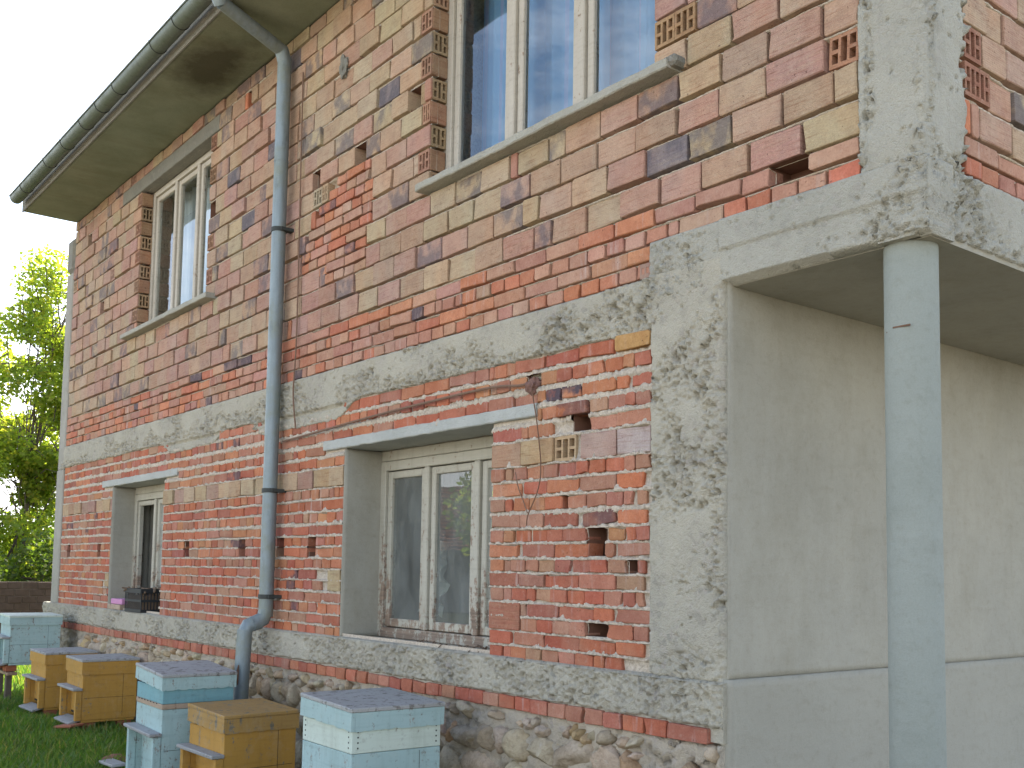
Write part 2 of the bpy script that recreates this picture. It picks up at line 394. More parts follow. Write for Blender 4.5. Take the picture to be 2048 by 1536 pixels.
def soffit_mat():
    s = NT('eave_render'); P = s.pos()
    n = s.noise(P, 2.2, 6, 0.66); f = s.noise(P, 90, 3, 0.6)
    st = s.noise(s.pos((2.2, 0.5, 1)), 2.0, 5, 0.65)
    c = s.mix(s.ramp(n, 0.35, 0.66), (0.235, 0.25, 0.175), (0.175, 0.19, 0.125))
    c = s.mix(s.ramp(st, 0.52, 0.74, 0, 0.5), c, (0.16, 0.15, 0.09))
    # one old damp stain beside the downpipe
    sub = s.n('ShaderNodeVectorMath', operation='SUBTRACT'); sub.inputs[1].default_value = (-8.05, -0.30, 5.55)
    g = s.n('ShaderNodeNewGeometry'); s.l(g.outputs['Position'], sub.inputs[0])
    sc = s.n('ShaderNodeVectorMath', operation='MULTIPLY'); sc.inputs[1].default_value = (1.25, 2.6, 1); s.l(sub.outputs['Vector'], sc.inputs[0])
    ln = s.n('ShaderNodeVectorMath', operation='LENGTH'); s.l(sc.outputs['Vector'], ln.inputs[0])
    d = s.math('ADD', ln.outputs['Value'], s.math('MULTIPLY', s.noise(P, 3.5, 6, 0.7), 1.1))
    c = s.mix(s.ramp(d, 0.85, 1.45, 0.85, 0.0), c, (0.055, 0.05, 0.03))
    c = s.mix(s.ramp(f, 0.4, 0.7, 0, 0.25), c, s.mix(1.0, c, (0.6, 0.6, 0.55), 'MULTIPLY'))
    s.bump(s.math('ADD', f, s.math('MULTIPLY', n, 3)), 0.3, 0.004)
    return s.fin(c, 0.95, 0.1)
MT['soffit'] = soffit_mat()

# ------------------------------------------------------------------ object helpers
def tag(o, label=None, cat=None, group=None, kind=None):
    if label: o['label'] = label
    if cat: o['category'] = cat
    if group: o['group'] = group
    if kind: o['kind'] = kind
    return o
def empty(name, loc, label, cat, group=None, rotz=0.0):
    o = bpy.data.objects.new(name, None); COL.objects.link(o)
    o.location = loc; o.rotation_euler = (0, 0, rotz); o.empty_display_size = 0.2
    return tag(o, label, cat, group)
def link(name, me, mat=None, parent=None, loc=None):
    o = bpy.data.objects.new(name, me); COL.objects.link(o)
    if mat is not None and len(me.materials) == 0: me.materials.append(mat)
    if parent is not None: o.parent = parent
    if loc is not None: o.location = loc
    return o
def mesh_np(name, V, F, smooth=False, col=None):
    """V (n,3), F list of tuples or (m,4)/(m,3) array"""
    me = bpy.data.meshes.new(name)
    V = np.asarray(V, np.float32)
    if isinstance(F, np.ndarray):
        k = F.shape[1]
        me.vertices.add(len(V)); me.vertices.foreach_set('co', V.ravel())
        me.loops.add(F.size); me.loops.foreach_set('vertex_index', F.astype(np.int32).ravel())
        me.polygons.add(len(F)); me.polygons.foreach_set('loop_start', np.arange(0, F.size, k, dtype=np.int32))
        me.update(calc_edges=True)
    else:
        me.from_pydata(V.tolist(), [], F)
    if smooth:
        me.polygons.foreach_set('use_smooth', np.ones(len(me.polygons), bool))
    if col is not None:
        a = me.color_attributes.new('col', 'FLOAT_COLOR', 'POINT')
        a.data.foreach_set('color', np.asarray(col, np.float32).ravel())
    me.validate(); me.update()
    return me
class MB:
    def __init__(s): s.v = []; s.f = []
    def box(s, x0, x1, y0, y1, z0, z1, bev=0.0):
        if bev > 0:
            bm = bmesh.new()
            bmesh.ops.create_cube(bm, size=1)
            for v in bm.verts:
                v.co = Vector(((x0 + x1) / 2 + v.co.x * (x1 - x0), (y0 + y1) / 2 + v.co.y * (y1 - y0), (z0 + z1) / 2 + v.co.z * (z1 - z0)))
            bmesh.ops.bevel(bm, geom=bm.edges[:], offset=bev, segments=1, affect='EDGES')
            s.bm(bm); return s
        b = len(s.v)
        s.v += [(x0, y0, z0), (x1, y0, z0), (x1, y1, z0), (x0, y1, z0), (x0, y0, z1), (x1, y0, z1), (x1, y1, z1), (x0, y1, z1)]
        s.f += [(b, b + 3, b + 2, b + 1), (b + 4, b + 5, b + 6, b + 7), (b, b + 1, b + 5, b + 4), (b + 1, b + 2, b + 6, b + 5), (b + 2, b + 3, b + 7, b + 6), (b + 3, b, b + 4, b + 7)]
        return s
    def bm(s, bm):
        b = len(s.v); bm.verts.index_update()
        s.v += [tuple(v.co) for v in bm.verts]
        s.f += [tuple(v.index + b for v in f.verts) for f in bm.faces]
        bm.free(); return s
    def tube(s, pts, rad, n=10, cap=True):
        pts = [Vector(p) for p in pts]
        if isinstance(rad, (int, float)): rad = [rad] * len(pts)
        b = len(s.v); up = None
        for i, p in enumerate(pts):
            d = (pts[min(i + 1, len(pts) - 1)] - pts[max(i - 1, 0)]).normalized()
            if up is None:
                up = Vector((0, 0, 1)) if abs(d.z) < 0.9 else Vector((1, 0, 0))
            a = d.cross(up).normalized(); c = a.cross(d).normalized(); up = c
            for k in range(n):
                t = 2 * math.pi * k / n
                s.v.append(tuple(p + (a * math.cos(t) + c * math.sin(t)) * rad[i]))
        for i in range(len(pts) - 1):
            for k in range(n):
                k2 = (k + 1) % n
                s.f.append((b + i * n + k, b + i * n + k2, b + (i + 1) * n + k2, b + (i + 1) * n + k))
        if cap:
            s.f.append(tuple(b + k for k in reversed(range(n)))); e = b + (len(pts) - 1) * n
            s.f.append(tuple(e + k for k in range(n)))
        return s
    def build(s, name, mat, parent=None, smooth=False, loc=None):
        me = bpy.data.meshes.new(name); me.from_pydata(s.v, [], s.f)
        bm = bmesh.new(); bm.from_mesh(me); bmesh.ops.recalc_face_normals(bm, faces=bm.faces); bm.to_mesh(me); bm.free()
        if smooth:
            me.polygons.foreach_set('use_smooth', np.ones(len(me.polygons), bool))
            me.set_sharp_from_angle(angle=R(38))
        return link(name, me, mat, parent, loc)

def grid_obj(name, us, vs, disp, mat, parent, wall='front', off=0.0, drop=None, back=0.06, smooth=True):
    """relief sheet: u along the wall, v = z; disp > 0 comes out of the wall. Has a rim going back into the wall."""
    us = np.asarray(us); vs = np.asarray(vs)
    U, Vv = np.meshgrid(us, vs)
    D = disp(U, Vv)
    nu, nv = len(us), len(vs)
    if drop is None:
        # rim
        U2 = np.pad(U, 1, mode='edge'); V2 = np.pad(Vv, 1, mode='edge'); D2 = np.pad(D, 1, mode='edge')
        D2[0, :] = D2[-1, :] = -back; D2[:, 0] = D2[:, -1] = -back
        U, Vv, D = U2, V2, D2; nu += 2; nv += 2
    idx = np.arange(nu * nv).reshape(nv, nu)
    F = np.stack([idx[:-1, :-1], idx[:-1, 1:], idx[1:, 1:], idx[1:, :-1]], -1)
    if drop is not None:
        cu = (U[:-1, :-1] + U[1:, 1:]) / 2; cv = (Vv[:-1, :-1] + Vv[1:, 1:]) / 2
        keep = ~drop(cu, cv)
        F = F[keep]
    F = F.reshape(-1, 4)
    if wall == 'front':
        V = np.stack([U, off - D, Vv], -1)
    elif wall == 'right':   # faces +x at x = off, u = y
        V = np.stack([off + D, U, Vv], -1)
    me = mesh_np(name, V.reshape(-1, 3), F, smooth)
    return link(name, me, mat, parent)

def conc_disp(seed, gravel=lambda u, v: 0.5, amp=1.0, edge=0.012, u0=None, u1=None, v0=None, v1=None, pebble=0.026):
    def f(U, V):
        g = np.clip(gravel(U, V), 0, 1)
        m = sst(0.66 - 0.40 * g, 0.84 - 0.40 * g, fbm(U * 4.2 + seed, V * 5.5, seed, 5))
        wx = U + 0.012 * (fbm(U * 45, V * 45, seed + 61, 2) - 0.5) * 2; wy = V + 0.012 * (fbm(U * 45 + 9, V * 45, seed + 67, 2) - 0.5) * 2
        pk = pebble * 0.8
        w, cid = worley(wx / pk + 0.35 * wy / pk, wy / pk - 0.2 * wx / pk, seed + 3)
        w3, cid3 = worley(wx / (pebble * 0.75) + 3, wy / (pebble * 0.62), seed + 83)
        w2, cid2 = worley(wx / (pebble * 1.5), wy / (pebble * 1.3), seed + 31)
        m = m * (0.35 + 0.65 * sst(0.35, 0.6, fbm(U * 16, V * 16, seed + 41, 3)))
        peb = np.sqrt(np.clip(1 - (w / 0.62) ** 2, 0, 1))
        d = 0.005 * (fbm(U * 7, V * 7, seed + 7, 3) - 0.5) * 2 + 0.0015 * vn(U * 90, V * 90, seed)
        d = d - m * 0.008 + m * peb * 0.015 * (cid ** 1.5) * 1.6 + 0.010 * (fbm(U * 14, V * 14, seed + 91, 3) - 0.5) * (0.4 + m) + m * 0.010 * (fbm(U * 60, V * 60, seed + 71, 3) - 0.5) * 2
        hole = m * (cid2 < 0.22) * sst(0.48, 0.15, w2 + 0.25 * (vn(U * 90, V * 90, seed + 73) - 0.5))
        small = (1 - m) * (cid < 0.035) * sst(0.4, 0.25, w)
        d = d - hole * 0.045 - small * 0.012 - m * (cid3 < 0.24) * sst(0.55, 0.2, w3) * 0.026
        d = d * amp
        if v0 is not None:
            e = edge * (0.4 + 1.2 * fbm(U * 14, V * 14, seed + 11, 3))
            dd = np.minimum(np.minimum(U - u0, u1 - U), np.minimum(V - v0, v1 - V))
            d = d - 0.02 * (1 - sst(0.0, 1.0, dd / np.maximum(e, 1e-4)))
        return d
    return f
def lin(a, b, step):
    return np.linspace(a, b, max(2, int(round((b - a) / step)) + 1))

def rect_mask(rects):
    def f(u, v):
        m = np.zeros(u.shape, bool)
        for (a, b, c, d) in rects: m |= (u > a) & (u < b) & (v > c) & (v < d)
        return m
    return f

# ------------------------------------------------------------------ the house
XL, XP, XC = -13.12, -2.93, -2.005      # left end, ground-floor end, upper corner
ZS = 5.553                               # eave soffit
house = empty('house', (-7.5, 4.0, 0), 'unplastered two storey red brick house with a concrete corner balcony', 'house')
bpy.context.view_layer.update()
HINV = house.matrix_world.inverted()
class Root:   # parts are built in world coordinates; shift them under the house empty
    pass
def P(o):
    o.parent = house; o.matrix_parent_inverse = HINV; return o

LW = (-6.215, -4.585, 1.045, 2.305)      # openings x0 x1 z0 z1
SW = (-11.07, -9.58, 1.045, 2.305)
UL = (-10.56, -8.765, 3.84, 5.30)
UR = (-5.26, -3.355, 3.84, 5.30)

# --- brick courses of the lower wall: (z0, z1, type)
LOW = [(1.035, 1.105, 'H'), (1.117, 1.180, 'S'), (1.190, 1.257, 'H'), (1.268, 1.331, 'S'), (1.345, 1.411, 'H'), (1.421, 1.486, 'S'),
       (1.497, 1.560, 'H'), (1.574, 1.640, 'S'), (1.652, 1.715, 'H'), (1.729, 1.794, 'S'), (1.816, 1.882, 'H'), (1.897, 1.967, 'S'),
       (1.981, 2.046, 'H'), (2.056, 2.182, 'W'), (2.195, 2.260, 'S'), (2.281, 2.345, 'H'), (2.372, 2.434, 'S'), (2.464, 2.531, 'H'), (2.550, 2.622, 'S')]
TR = {
0: [(-4.558, -4.453), (-4.446, -4.386), (-4.38, -4.253), (-4.248, -4.13), (-4.122, -4.0), (-3.995, -3.876), (-3.869, -3.741), (-3.731, -3.662), (-3.654, -3.535)],
1: [(-4.561, -4.377), (-4.354, -4.106), (-4.102, -3.847), (-3.843, -3.591), (-3.587, -3.407)],
2: [(-4.3, -4.176), (-4.169, -4.047), (-4.041, -3.917), (-3.911, -3.792), (-3.648, -3.479), (-3.471, -3.376)],
3: [(-4.307, -4.256), (-4.252, -4.002), (-3.998, -3.749), (-3.746, -3.612), (-3.589, -3.359)],
4: [(-4.568, -4.458), (-4.452, -4.388), (-4.384, -4.263), (-4.258, -4.19), (-4.182, -4.063), (-4.057, -3.936), (-3.932, -3.81), (-3.804, -3.675), (-3.669, -3.546), (-3.542, -3.466), (-3.461, -3.405)],
5: [(-4.57, -4.322), (-4.315, -4.121), (-4.101, -3.855), (-3.842, -3.595), (-3.583, -3.409)],
6: [(-4.573, -4.457), (-4.447, -4.395), (-4.39, -4.271), (-4.267, -4.167), (-4.163, -4.04), (-4.028, -3.91), (-3.9, -3.776), (-3.769, -3.648), (-3.641, -3.518), (-3.449, -3.4)],
7: [(-4.575, -4.335), (-4.296, -4.045), (-4.038, -3.79), (-3.665, -3.604), (-3.581, -3.364)],
8: [(-4.573, -4.458), (-4.452, -4.373), (-4.356, -4.238), (-4.22, -4.107), (-4.1, -3.984), (-3.975, -3.799), (-3.649, -3.541), (-3.532, -3.465), (-3.454, -3.365)],
9: [(-4.565, -4.319), (-4.314, -4.132), (-4.124, -3.873), (-3.828, -3.602), (-3.583, -3.394)],
10: [(-4.572, -4.449), (-4.444, -4.387), (-4.377, -4.251), (-4.245, -4.125), (-4.119, -3.982), (-3.94, -3.807), (-3.797, -3.664), (-3.656, -3.55), (-3.539, -3.481), (-3.455, -3.395)],
11: [(-4.565, -4.318), (-4.29, -4.101), (-4.095, -3.851), (-3.847, -3.6), (-3.589, -3.406)],
12: [(-4.573, -4.461), (-4.45, -4.394), (-4.387, -4.274), (-4.268, -4.135), (-4.129, -4.02), (-4.013, -3.887), (-3.881, -3.792), (-3.788, -3.671), (-3.666, -3.545), (-3.537, -3.468), (-3.461, -3.367)],
13: [(-4.573, -4.326), (-4.311, -4.048), (-4.042, -3.882), (-3.85, -3.596), (-3.587, -3.367)],
14: [(-4.57, -4.321), (-4.317, -4.265), (-4.261, -4.063), (-4.059, -3.915), (-3.787, -3.597), (-3.592, -3.366)],
15: [(-4.18, -4.149), (-4.145, -4.03), (-4.026, -3.792), (-3.78, -3.658), (-3.652, -3.537), (-3.533, -3.471), (-3.463, -3.365)],
16: [(-4.601, -4.383), (-4.379, -4.192), (-4.187, -4.124), (-4.12, -4.002), (-3.998, -3.855), (-3.847, -3.606), (-3.598, -3.512), (-3.495, -3.365)],
17: [(-4.604, -4.548), (-4.541, -4.429), (-4.424, -4.286), (-4.162, -4.038), (-4.034, -3.923), (-3.917, -3.811), (-3.803, -3.684), (-3.677, -3.555), (-3.55, -3.479), (-3.472, -3.365)],
18: [(-4.607, -4.566), (-4.561, -4.456), (-4.451, -4.378), (-4.374, -4.137), (-4.117, -3.87), (-3.866, -3.615), (-3.592, -3.358)]}

SOLID = [(0.45, 0.150, 0.080), (0.46, 0.168, 0.088), (0.47, 0.200, 0.105), (0.41, 0.135, 0.080), (0.41, 0.235, 0.148), (0.40, 0.185, 0.120), (0.455, 0.215, 0.112), (0.37, 0.14, 0.095), (0.42, 0.16, 0.10), (0.41, 0.205, 0.135)]
SOLID_UP = [(0.48, 0.195, 0.108), (0.46, 0.235, 0.150), (0.45, 0.265, 0.178), (0.43, 0.24, 0.172), (0.49, 0.22, 0.122), (0.46, 0.18, 0.105), (0.44, 0.275, 0.195), (0.43, 0.225, 0.165)]
HOLL = [(0.44, 0.335, 0.210), (0.44, 0.285, 0.200), (0.45, 0.32, 0.208), (0.42, 0.258, 0.192), (0.43, 0.305, 0.192), (0.43, 0.268, 0.190), (0.45, 0.345, 0.218), (0.40, 0.268, 0.182), (0.44, 0.278, 0.205), (0.41, 0.245, 0.182)]
HOLL = [tuple(0.985 * (0.92 * v + 0.08 * (sum(c) / 3)) for v in c) for c in HOLL]
HOLL.sort(key=lambda c: c[1] / c[0])          # pink fired bricks first, tan ones last
def batch(u, z):
    t = float(fbm(np.array([u * 1.15 + z * 0.4]), np.array([z * 1.7 + 3.0]), 301, 3)[0])
    t = min(max((t - 0.5) * 1.3 + 0.60 + random.gauss(0, 0.30), 0), 0.999)
    return HOLL[int(t * len(HOLL))]
def jit(c, a=0.12):
    k = 1 + random.uniform(-a, a)
    return tuple(max(0.02, v * k * (1 + random.uniform(-0.05, 0.05))) for v in c)

BR = []   # every brick: dict(kind, wall, u0,u1,z0,z1, out, rot, col, alpha, cored)
def add(kind, u0, u1, z0, z1, out=None, rot=0.0, col=None, alpha=0.0, cored=False, wall='front', off=0.0, depth=0.10):
    if u1 - u0 < 0.018: return
    if out is None:
        out = random.gauss(0.002, 0.0035) if kind == 'brick' else random.gauss(0.003, 0.0055)
    if col is None:
        col = jit(random.choice(HOLL)) if kind == 'hollow_brick' else jit(random.choice(SOLID))
    BR.append(dict(kind=kind, wall=wall, u0=u0, u1=u1, z0=z0, z1=z1, out=out, rot=rot, col=col, alpha=alpha, cored=cored, off=off, depth=depth))

def subtract(a, b, cuts):
    segs = [(a, b)]
    for (c, d) in cuts:
        ns = []
        for (s, e) in segs:
            if d <= s or c >= e: ns.append((s, e)); continue
            if c > s: ns.append((s, c))
            if d < e: ns.append((d, e))
        segs = ns
    return segs
def run(segs, length, gap, jl, half=None, phase=0.0, alt=None):
    """cut straight segments into brick spans"""
    out = []
    for (s, e) in segs:
        x = s; first = True
        while x < e - 0.02:
            L = length + random.uniform(-jl, jl)
            if alt: L = alt(L)
            if first and phase and (e - s) > 0.6: L = phase
            first = False
            x1 = min(x + L, e)
            if e - x1 < 0.05: x1 = e
            out.append((x, x1)); x = x1 + gap
    return out

HOLES = []     # (x0,x1,z0,z1) putlog holes and missing bricks
PUT = [-6.657, -7.144, -7.824, -8.989, -11.453, -12.557]
for px in PUT: HOLES.append((px - 0.055, px + 0.065, 1.578, 1.713))
HOLES += [(-3.797, -3.668, 1.578, 1.716), (-3.792, -3.655, 1.192, 1.257), (-3.518, -3.449, 1.498, 1.56), (-3.91, -3.79, 2.197, 2.345), (-3.982, -3.945, 1.818, 1.88)]
NEST = (-4.282, -4.168, 2.462, 2.532); HOLES.append(NEST)
UPH = [(-5.50, -5.33, 4.40, 4.54), (-6.20, -6.04, 4.25, 4.39), (-6.82, -6.68, 4.25, 4.39), (-11.80, -11.64, 4.25, 4.39), (-12.36, -12.20, 5.15, 5.29), (-8.76, -8.63, 4.55, 4.687), (-8.02, -7.94, 5.30, 5.44)]
HOLES += [(-2.70, -2.50, 3.118, 3.196)]
LINT = [(-6.50, -4.185, 2.305, 2.375), (-11.39, -9.245, 2.305, 2.375)]
DARKX = [-7.95, -10.35]
for k, (z0, z1, ty) in enumerate(LOW):
    zc = (z0 + z1) / 2
    cuts = []
    for (a, b, c, d) in (LW, SW): 
        if c - 0.01 < zc < d: cuts.append((a - 0.004, b + 0.004))
    for (a, b, c, d) in LINT:
        if z1 > c + 0.01 and z0 < d - 0.01: cuts.append((a - 0.008, b + 0.008))
    for (a, b, c, d) in HOLES:
        if c < zc < d: cuts.append((a, b))
    xe = TR[k][0][0] - 0.012
    if xe > -4.575 + 0.1 and k in (2, 3): xe = -4.58
    segs = subtract(-12.86, min(xe, -4.585) if z0 < 2.3 else xe, cuts)
    if k == 18:   # smooth concrete patches replace the top course in places
        segs = subtract(-12.86, xe, cuts + [(-9.55, -8.35), (-7.55, -6.25)])
    if ty == 'S': spans = run(segs, 0.25, 0.011, 0.008, phase=random.uniform(0.1, 0.24))
    elif ty == 'H': spans = run(segs, 0.121, 0.012, 0.010, phase=random.uniform(0.06, 0.12), alt=lambda L: L if random.random() > 0.13 else random.choice((0.06, 0.25, 0.08)))
    else: spans = run(segs, 0.235, 0.012, 0.02)
    for (a, b) in spans:
        al = 0.0; col = None
        if random.random() < 0.018: al = 0.8
        rot = random.gauss(0, 0.006)
        dz = random.gauss(0, 0.0022)
        if ty == 'W': add('hollow_brick', a, b, z0 + dz, z1 + dz, col=jit(random.choice([(0.42, 0.31, 0.20), (0.40, 0.29, 0.18), (0.36, 0.23, 0.185), (0.42, 0.33, 0.215)])), rot=rot)
        else: add('brick', a, b, z0 + dz, z1 + dz, al and 0.001, rot, col, al)
    for i, (a, b) in enumerate(TR[k]):
        al = 0.0; out = None; rot = random.gauss(0, 0.006); col = None; cored = False
        if k == 13:
            if i == 2: cored = True
            add('hollow_brick', a, b, z0, z1, col=[(0.40, 0.26, 0.17), (0.44, 0.32, 0.18), (0.46, 0.35, 0.21), (0.42, 0.30, 0.25), (0.44, 0.37, 0.34)][i], cored=cored, rot=rot)
            continue
        if k == 9 and i == 3: rot = 0.085; al = 0.5; col = (0.27, 0.12, 0.085)
        if k == 16 and i in (3, 4): al = 1.0
        if k == 15 and i == 2: out = 0.02; al = 0.55
        if k == 14 and i == 3: out = -0.03; rot = 0.03; al = 0.5
        if k == 18 and i == 6: out = 0.022; col = (0.47, 0.28, 0.11)
        add('brick', a, b, z0, z1, out, rot, col, al)
# tall ribbed block set into two courses beside the window, and one left of it
add('hollow_brick', -4.572, -4.313, 1.192, 1.333, 0.003, 0, (0.36, 0.155, 0.10))
for (a, b, c, d) in ((-6.40, -6.225, 1.345, 1.487), (-11.20, -11.08, 1.268, 1.411)):
    BR[:] = [q for q in BR if not (q['wall'] == 'front' and q['u0'] < b and q['u1'] > a and q['z0'] < d and q['z1'] > c)]
    add('hollow_brick', a, b, c, d, 0.003, 0, (0.42, 0.33, 0.19))

# --- upper wall
UPS = [(2.872, 2.941, 'H'), (2.953, 3.018, 'S'), (3.032, 3.101, 'H'), (3.114, 3.186, 'S')]
NOUP = [UL, UR]
for k, (z0, z1, ty) in enumerate(UPS):
    xr = -3.365 if z1 < 3.03 else -2.266
    cuts = [(a, b) for (a, b, c, d) in HOLES if c < (z0 + z1) / 2 < d]
    if ty == 'S': spans = run(subtract(-12.86, xr, cuts), 0.25, 0.011, 0.008, phase=random.uniform(0.1, 0.25))
    else: spans = run(subtract(-12.86, xr, cuts), 0.12, 0.012, 0.009, alt=lambda L: L if random.random() > 0.1 else random.choice((0.06, 0.25)))
    for (a, b) in spans:
        c = jit(random.choice(SOLID_UP)); al = 0.0
        if random.random() < 0.014: al = 0.8; c = (0.24, 0.17, 0.15)
        add('brick', a, b, z0 + random.gauss(0, 0.002), z1 + random.gauss(0, 0.002), None, random.gauss(0, 0.005), c, al)
    if k == 0:
        add('brick', -3.44, -3.372, z0, z1, 0.004, 0, (0.34, 0.23, 0.18), 0, True)
# region of small solid bricks patched in between the hollow ones: z -> (x0, x1)
def patch(z):
    pts = [(3.56, -6.55, -6.02), (3.70, -6.95, -6.02), (3.85, -6.90, -5.96), (4.0, -6.75, -5.93), (4.15, -6.60, -5.98), (4.27, -6.22, -6.02)]
    if z < 3.5 or z > 4.27: return None
    for i in range(len(pts) - 1):
        if pts[i][0] <= z <= pts[i + 1][0]:
            t = (z - pts[i][0]) / (pts[i + 1][0] - pts[i][0])
            return (pts[i][1] * (1 - t) + pts[i + 1][1] * t, pts[i][2] * (1 - t) + pts[i + 1][2] * t)
    return (pts[0][1], pts[0][2])
ROWP, ROWH = 0.150, 0.1335
for k in range(16):
    z0 = 3.200 + ROWP * k; z1 = min(z0 + ROWH, ZS - 0.004); zc = (z0 + z1) / 2
    cuts = []
    for (a, b, c, d) in NOUP:
        if zc > c - 0.05 and zc < d: cuts.append((a - 0.002, b + 0.002))
    if z1 > 5.30 and z0 < 5.44: cuts += [(-11.15, -8.60), (-5.5, -3.1)]
    p = patch(zc)
    if p: cuts.append((p[0] - 0.01, p[1] + 0.01))
    for (a, b, c, d) in UPH:
        if c - 0.03 < zc < d + 0.03: cuts.append((a, b)); HOLES.append((a, b, z0, z1))
    specials = []
    if k == 5: specials = [(-3.35, -3.10, True)]
    if k == 2: specials = []
    for (a, b, _) in specials: cuts.append((a - 0.008, b + 0.008))
    segs = subtract(-12.86, -2.266, cuts)
    if k == 2: segs = subtract(-12.86, -2.42, cuts)
    spans = run(segs, 0.250, 0.011, 0.009, phase=random.uniform(0.08, 0.25), alt=lambda L: L if random.random() > 0.13 else random.choice((0.12, 0.125, 0.12, 0.055, 0.19)))
    if k < 5: spans = [s_ for s_ in spans]
    dzr = random.gauss(0, 0.002)
    for (a, b) in spans:
        w = b - a
        al = 0.0; col = jit(batch((a + b) / 2, zc), 0.08); cored = False; kind = 'hollow_brick'
        r_ = random.random()
        pass
        if w < 0.075: kind = 'brick'; col = jit(random.choice(SOLID_UP))
        elif w < 0.16:
            if r_ < (0.22 if a < -5.4 else 0.0): cored = True
            elif r_ < 0.55: al = 0.9
        elif r_ < (0.15 if a < -5.4 else 0.10): al = 0.85
        elif r_ < (0.17 if a < -5.4 else 0.11): al = 1.0; col = (0.22, 0.185, 0.185)
        nearwin = any(zc > c - 0.02 and zc < d and (abs(b - (x0 - 0.002)) < 0.02) for (x0, x1, c, d) in (UL, UR))
        nearwin2 = any(zc > c - 0.02 and zc < d and (abs(a - (x1 + 0.002)) < 0.02) for (x0, x1, c, d) in (UL, UR))
        if nearwin or nearwin2:
            BR_side = 'L' if nearwin else 'R'
            if (k % 2 == 1):
                if nearwin and w > 0.17:
                    add(kind, a, b - 0.128, z0 + dzr, z1 + dzr, None, 0, col, al); a = b - 0.120
                if nearwin2 and w > 0.17:
                    add(kind, a + 0.128, b, z0 + dzr, z1 + dzr, None, 0, col, al); b = a + 0.120
                add('hollow_brick', a, b, z0 + dzr, z1 + dzr, 0.004, 0, jit((0.33, 0.19, 0.12)), 0, True, depth=0.118)
                if nearwin:   # plain long side closes the reveal
                    add('hollow_brick', 0.006, 0.118, z0 + dzr + 0.002, z1 + dzr - 0.002, 0.0, 0, jit((0.33, 0.20, 0.12)), 0, False, wall='reveal', off=b + 0.004, depth=0.02)
            else:
                add('hollow_brick', a, b, z0 + dzr, z1 + dzr, 0.004, 0, col, al, depth=0.014 if nearwin else 0.10)
                if nearwin:
                    add('hollow_brick', 0.011, 0.118, z0 + dzr + 0.001, z1 + dzr - 0.001, 0.0, 0, jit((0.36, 0.25, 0.15)), 0, True, wall='reveal', off=b + 0.001, depth=0.13)
            continue
        add(kind, a, b, z0 + dzr + random.gauss(0, 0.0015), z1 + dzr + random.gauss(0, 0.0015), None, random.gauss(0, 0.006), col, al, cored)
    for (a, b, c_) in specials:
        add('hollow_brick', a, (a + b) / 2 - 0.002, z0, z1, 0.006, 0, (0.36, 0.24, 0.13), 0, True); add('hollow_brick', (a + b) / 2 + 0.002, b, z0, z1, 0.008, 0, (0.34, 0.21, 0.11), 0, True)
    if k == 2:
        add('hollow_brick', -2.405, -2.272, z0, z1, -0.010, -0.04, (0.38, 0.21, 0.13), 0, True)
    if p:
        for j in range(2):
            a0 = z0 + j * ROWP / 2; ty = (2 * k + j) % 2
            q = patch(min(max(a0 + 0.03, 3.501), 4.268)) or p
            for (a, b) in run([(q[0] if j else p[0], p[1])], 0.25 if ty else 0.12, 0.010, 0.008, alt=lambda L: L if random.random() > 0.2 else 0.12):
                add('brick', a, b, a0 + 0.001, a0 + 0.064, None, random.gauss(0, 0.008), jit(random.choice(SOLID_UP)), 0.7 if random.random() < 0.04 else 0)
# neighbours of the holes: hollow cores seen in the hole cheeks
for (a, b, c, d) in UPH:
    add('hollow_brick', b + 0.003, b + 0.12, 0, 0, 0)  if False else None
# --- wall round the corner (faces +x)
for k, (z0, z1, ty) in enumerate([(3.040, 3.108, 'H'), (3.120, 3.186, 'S')]):
    for (a, b) in run([(0.30, 4.2)], 0.25 if ty == 'S' else 0.12, 0.011, 0.008):
        add('brick', a, b, z0, z1, None, random.gauss(0, 0.005), jit(random.choice(SOLID_UP)), 0, wall='right')
for k in range(16):
    z0 = 3.200 + ROWP * k; z1 = min(z0 + ROWH, ZS - 0.004)
    st = 0.30
    if k in (1, 2):
        add('hollow_brick', 0.30, 0.30 + (0.125 if k == 2 else 0.19), z0, z1, 0.004, 0, (0.30, 0.15, 0.10), 0, True, wall='right'); st = 0.30 + (0.135 if k == 2 else 0.20)
    if k == 0:
        add('brick', 0.30, 0.34, z0, z1, 0.003, 0, jit(SOLID_UP[0]), wall='right'); add('brick', 0.35, 0.405, z0, z1, 0.003, 0, jit(SOLID_UP[3]), wall='right'); st = 0.42
    for (a, b) in run([(st, 4.2)], 0.252, 0.008, 0.008, phase=random.choice((0.25, 0.18, 0.12)), alt=lambda L: L if random.random() > 0.1 else 0.12):
        add('hollow_brick', a, b, z0, z1, None, random.gauss(0, 0.006), None, 0.9 if random.random() < 0.14 else 0, random.random() < 0.04 and (b - a) < 0.16, wall='right')

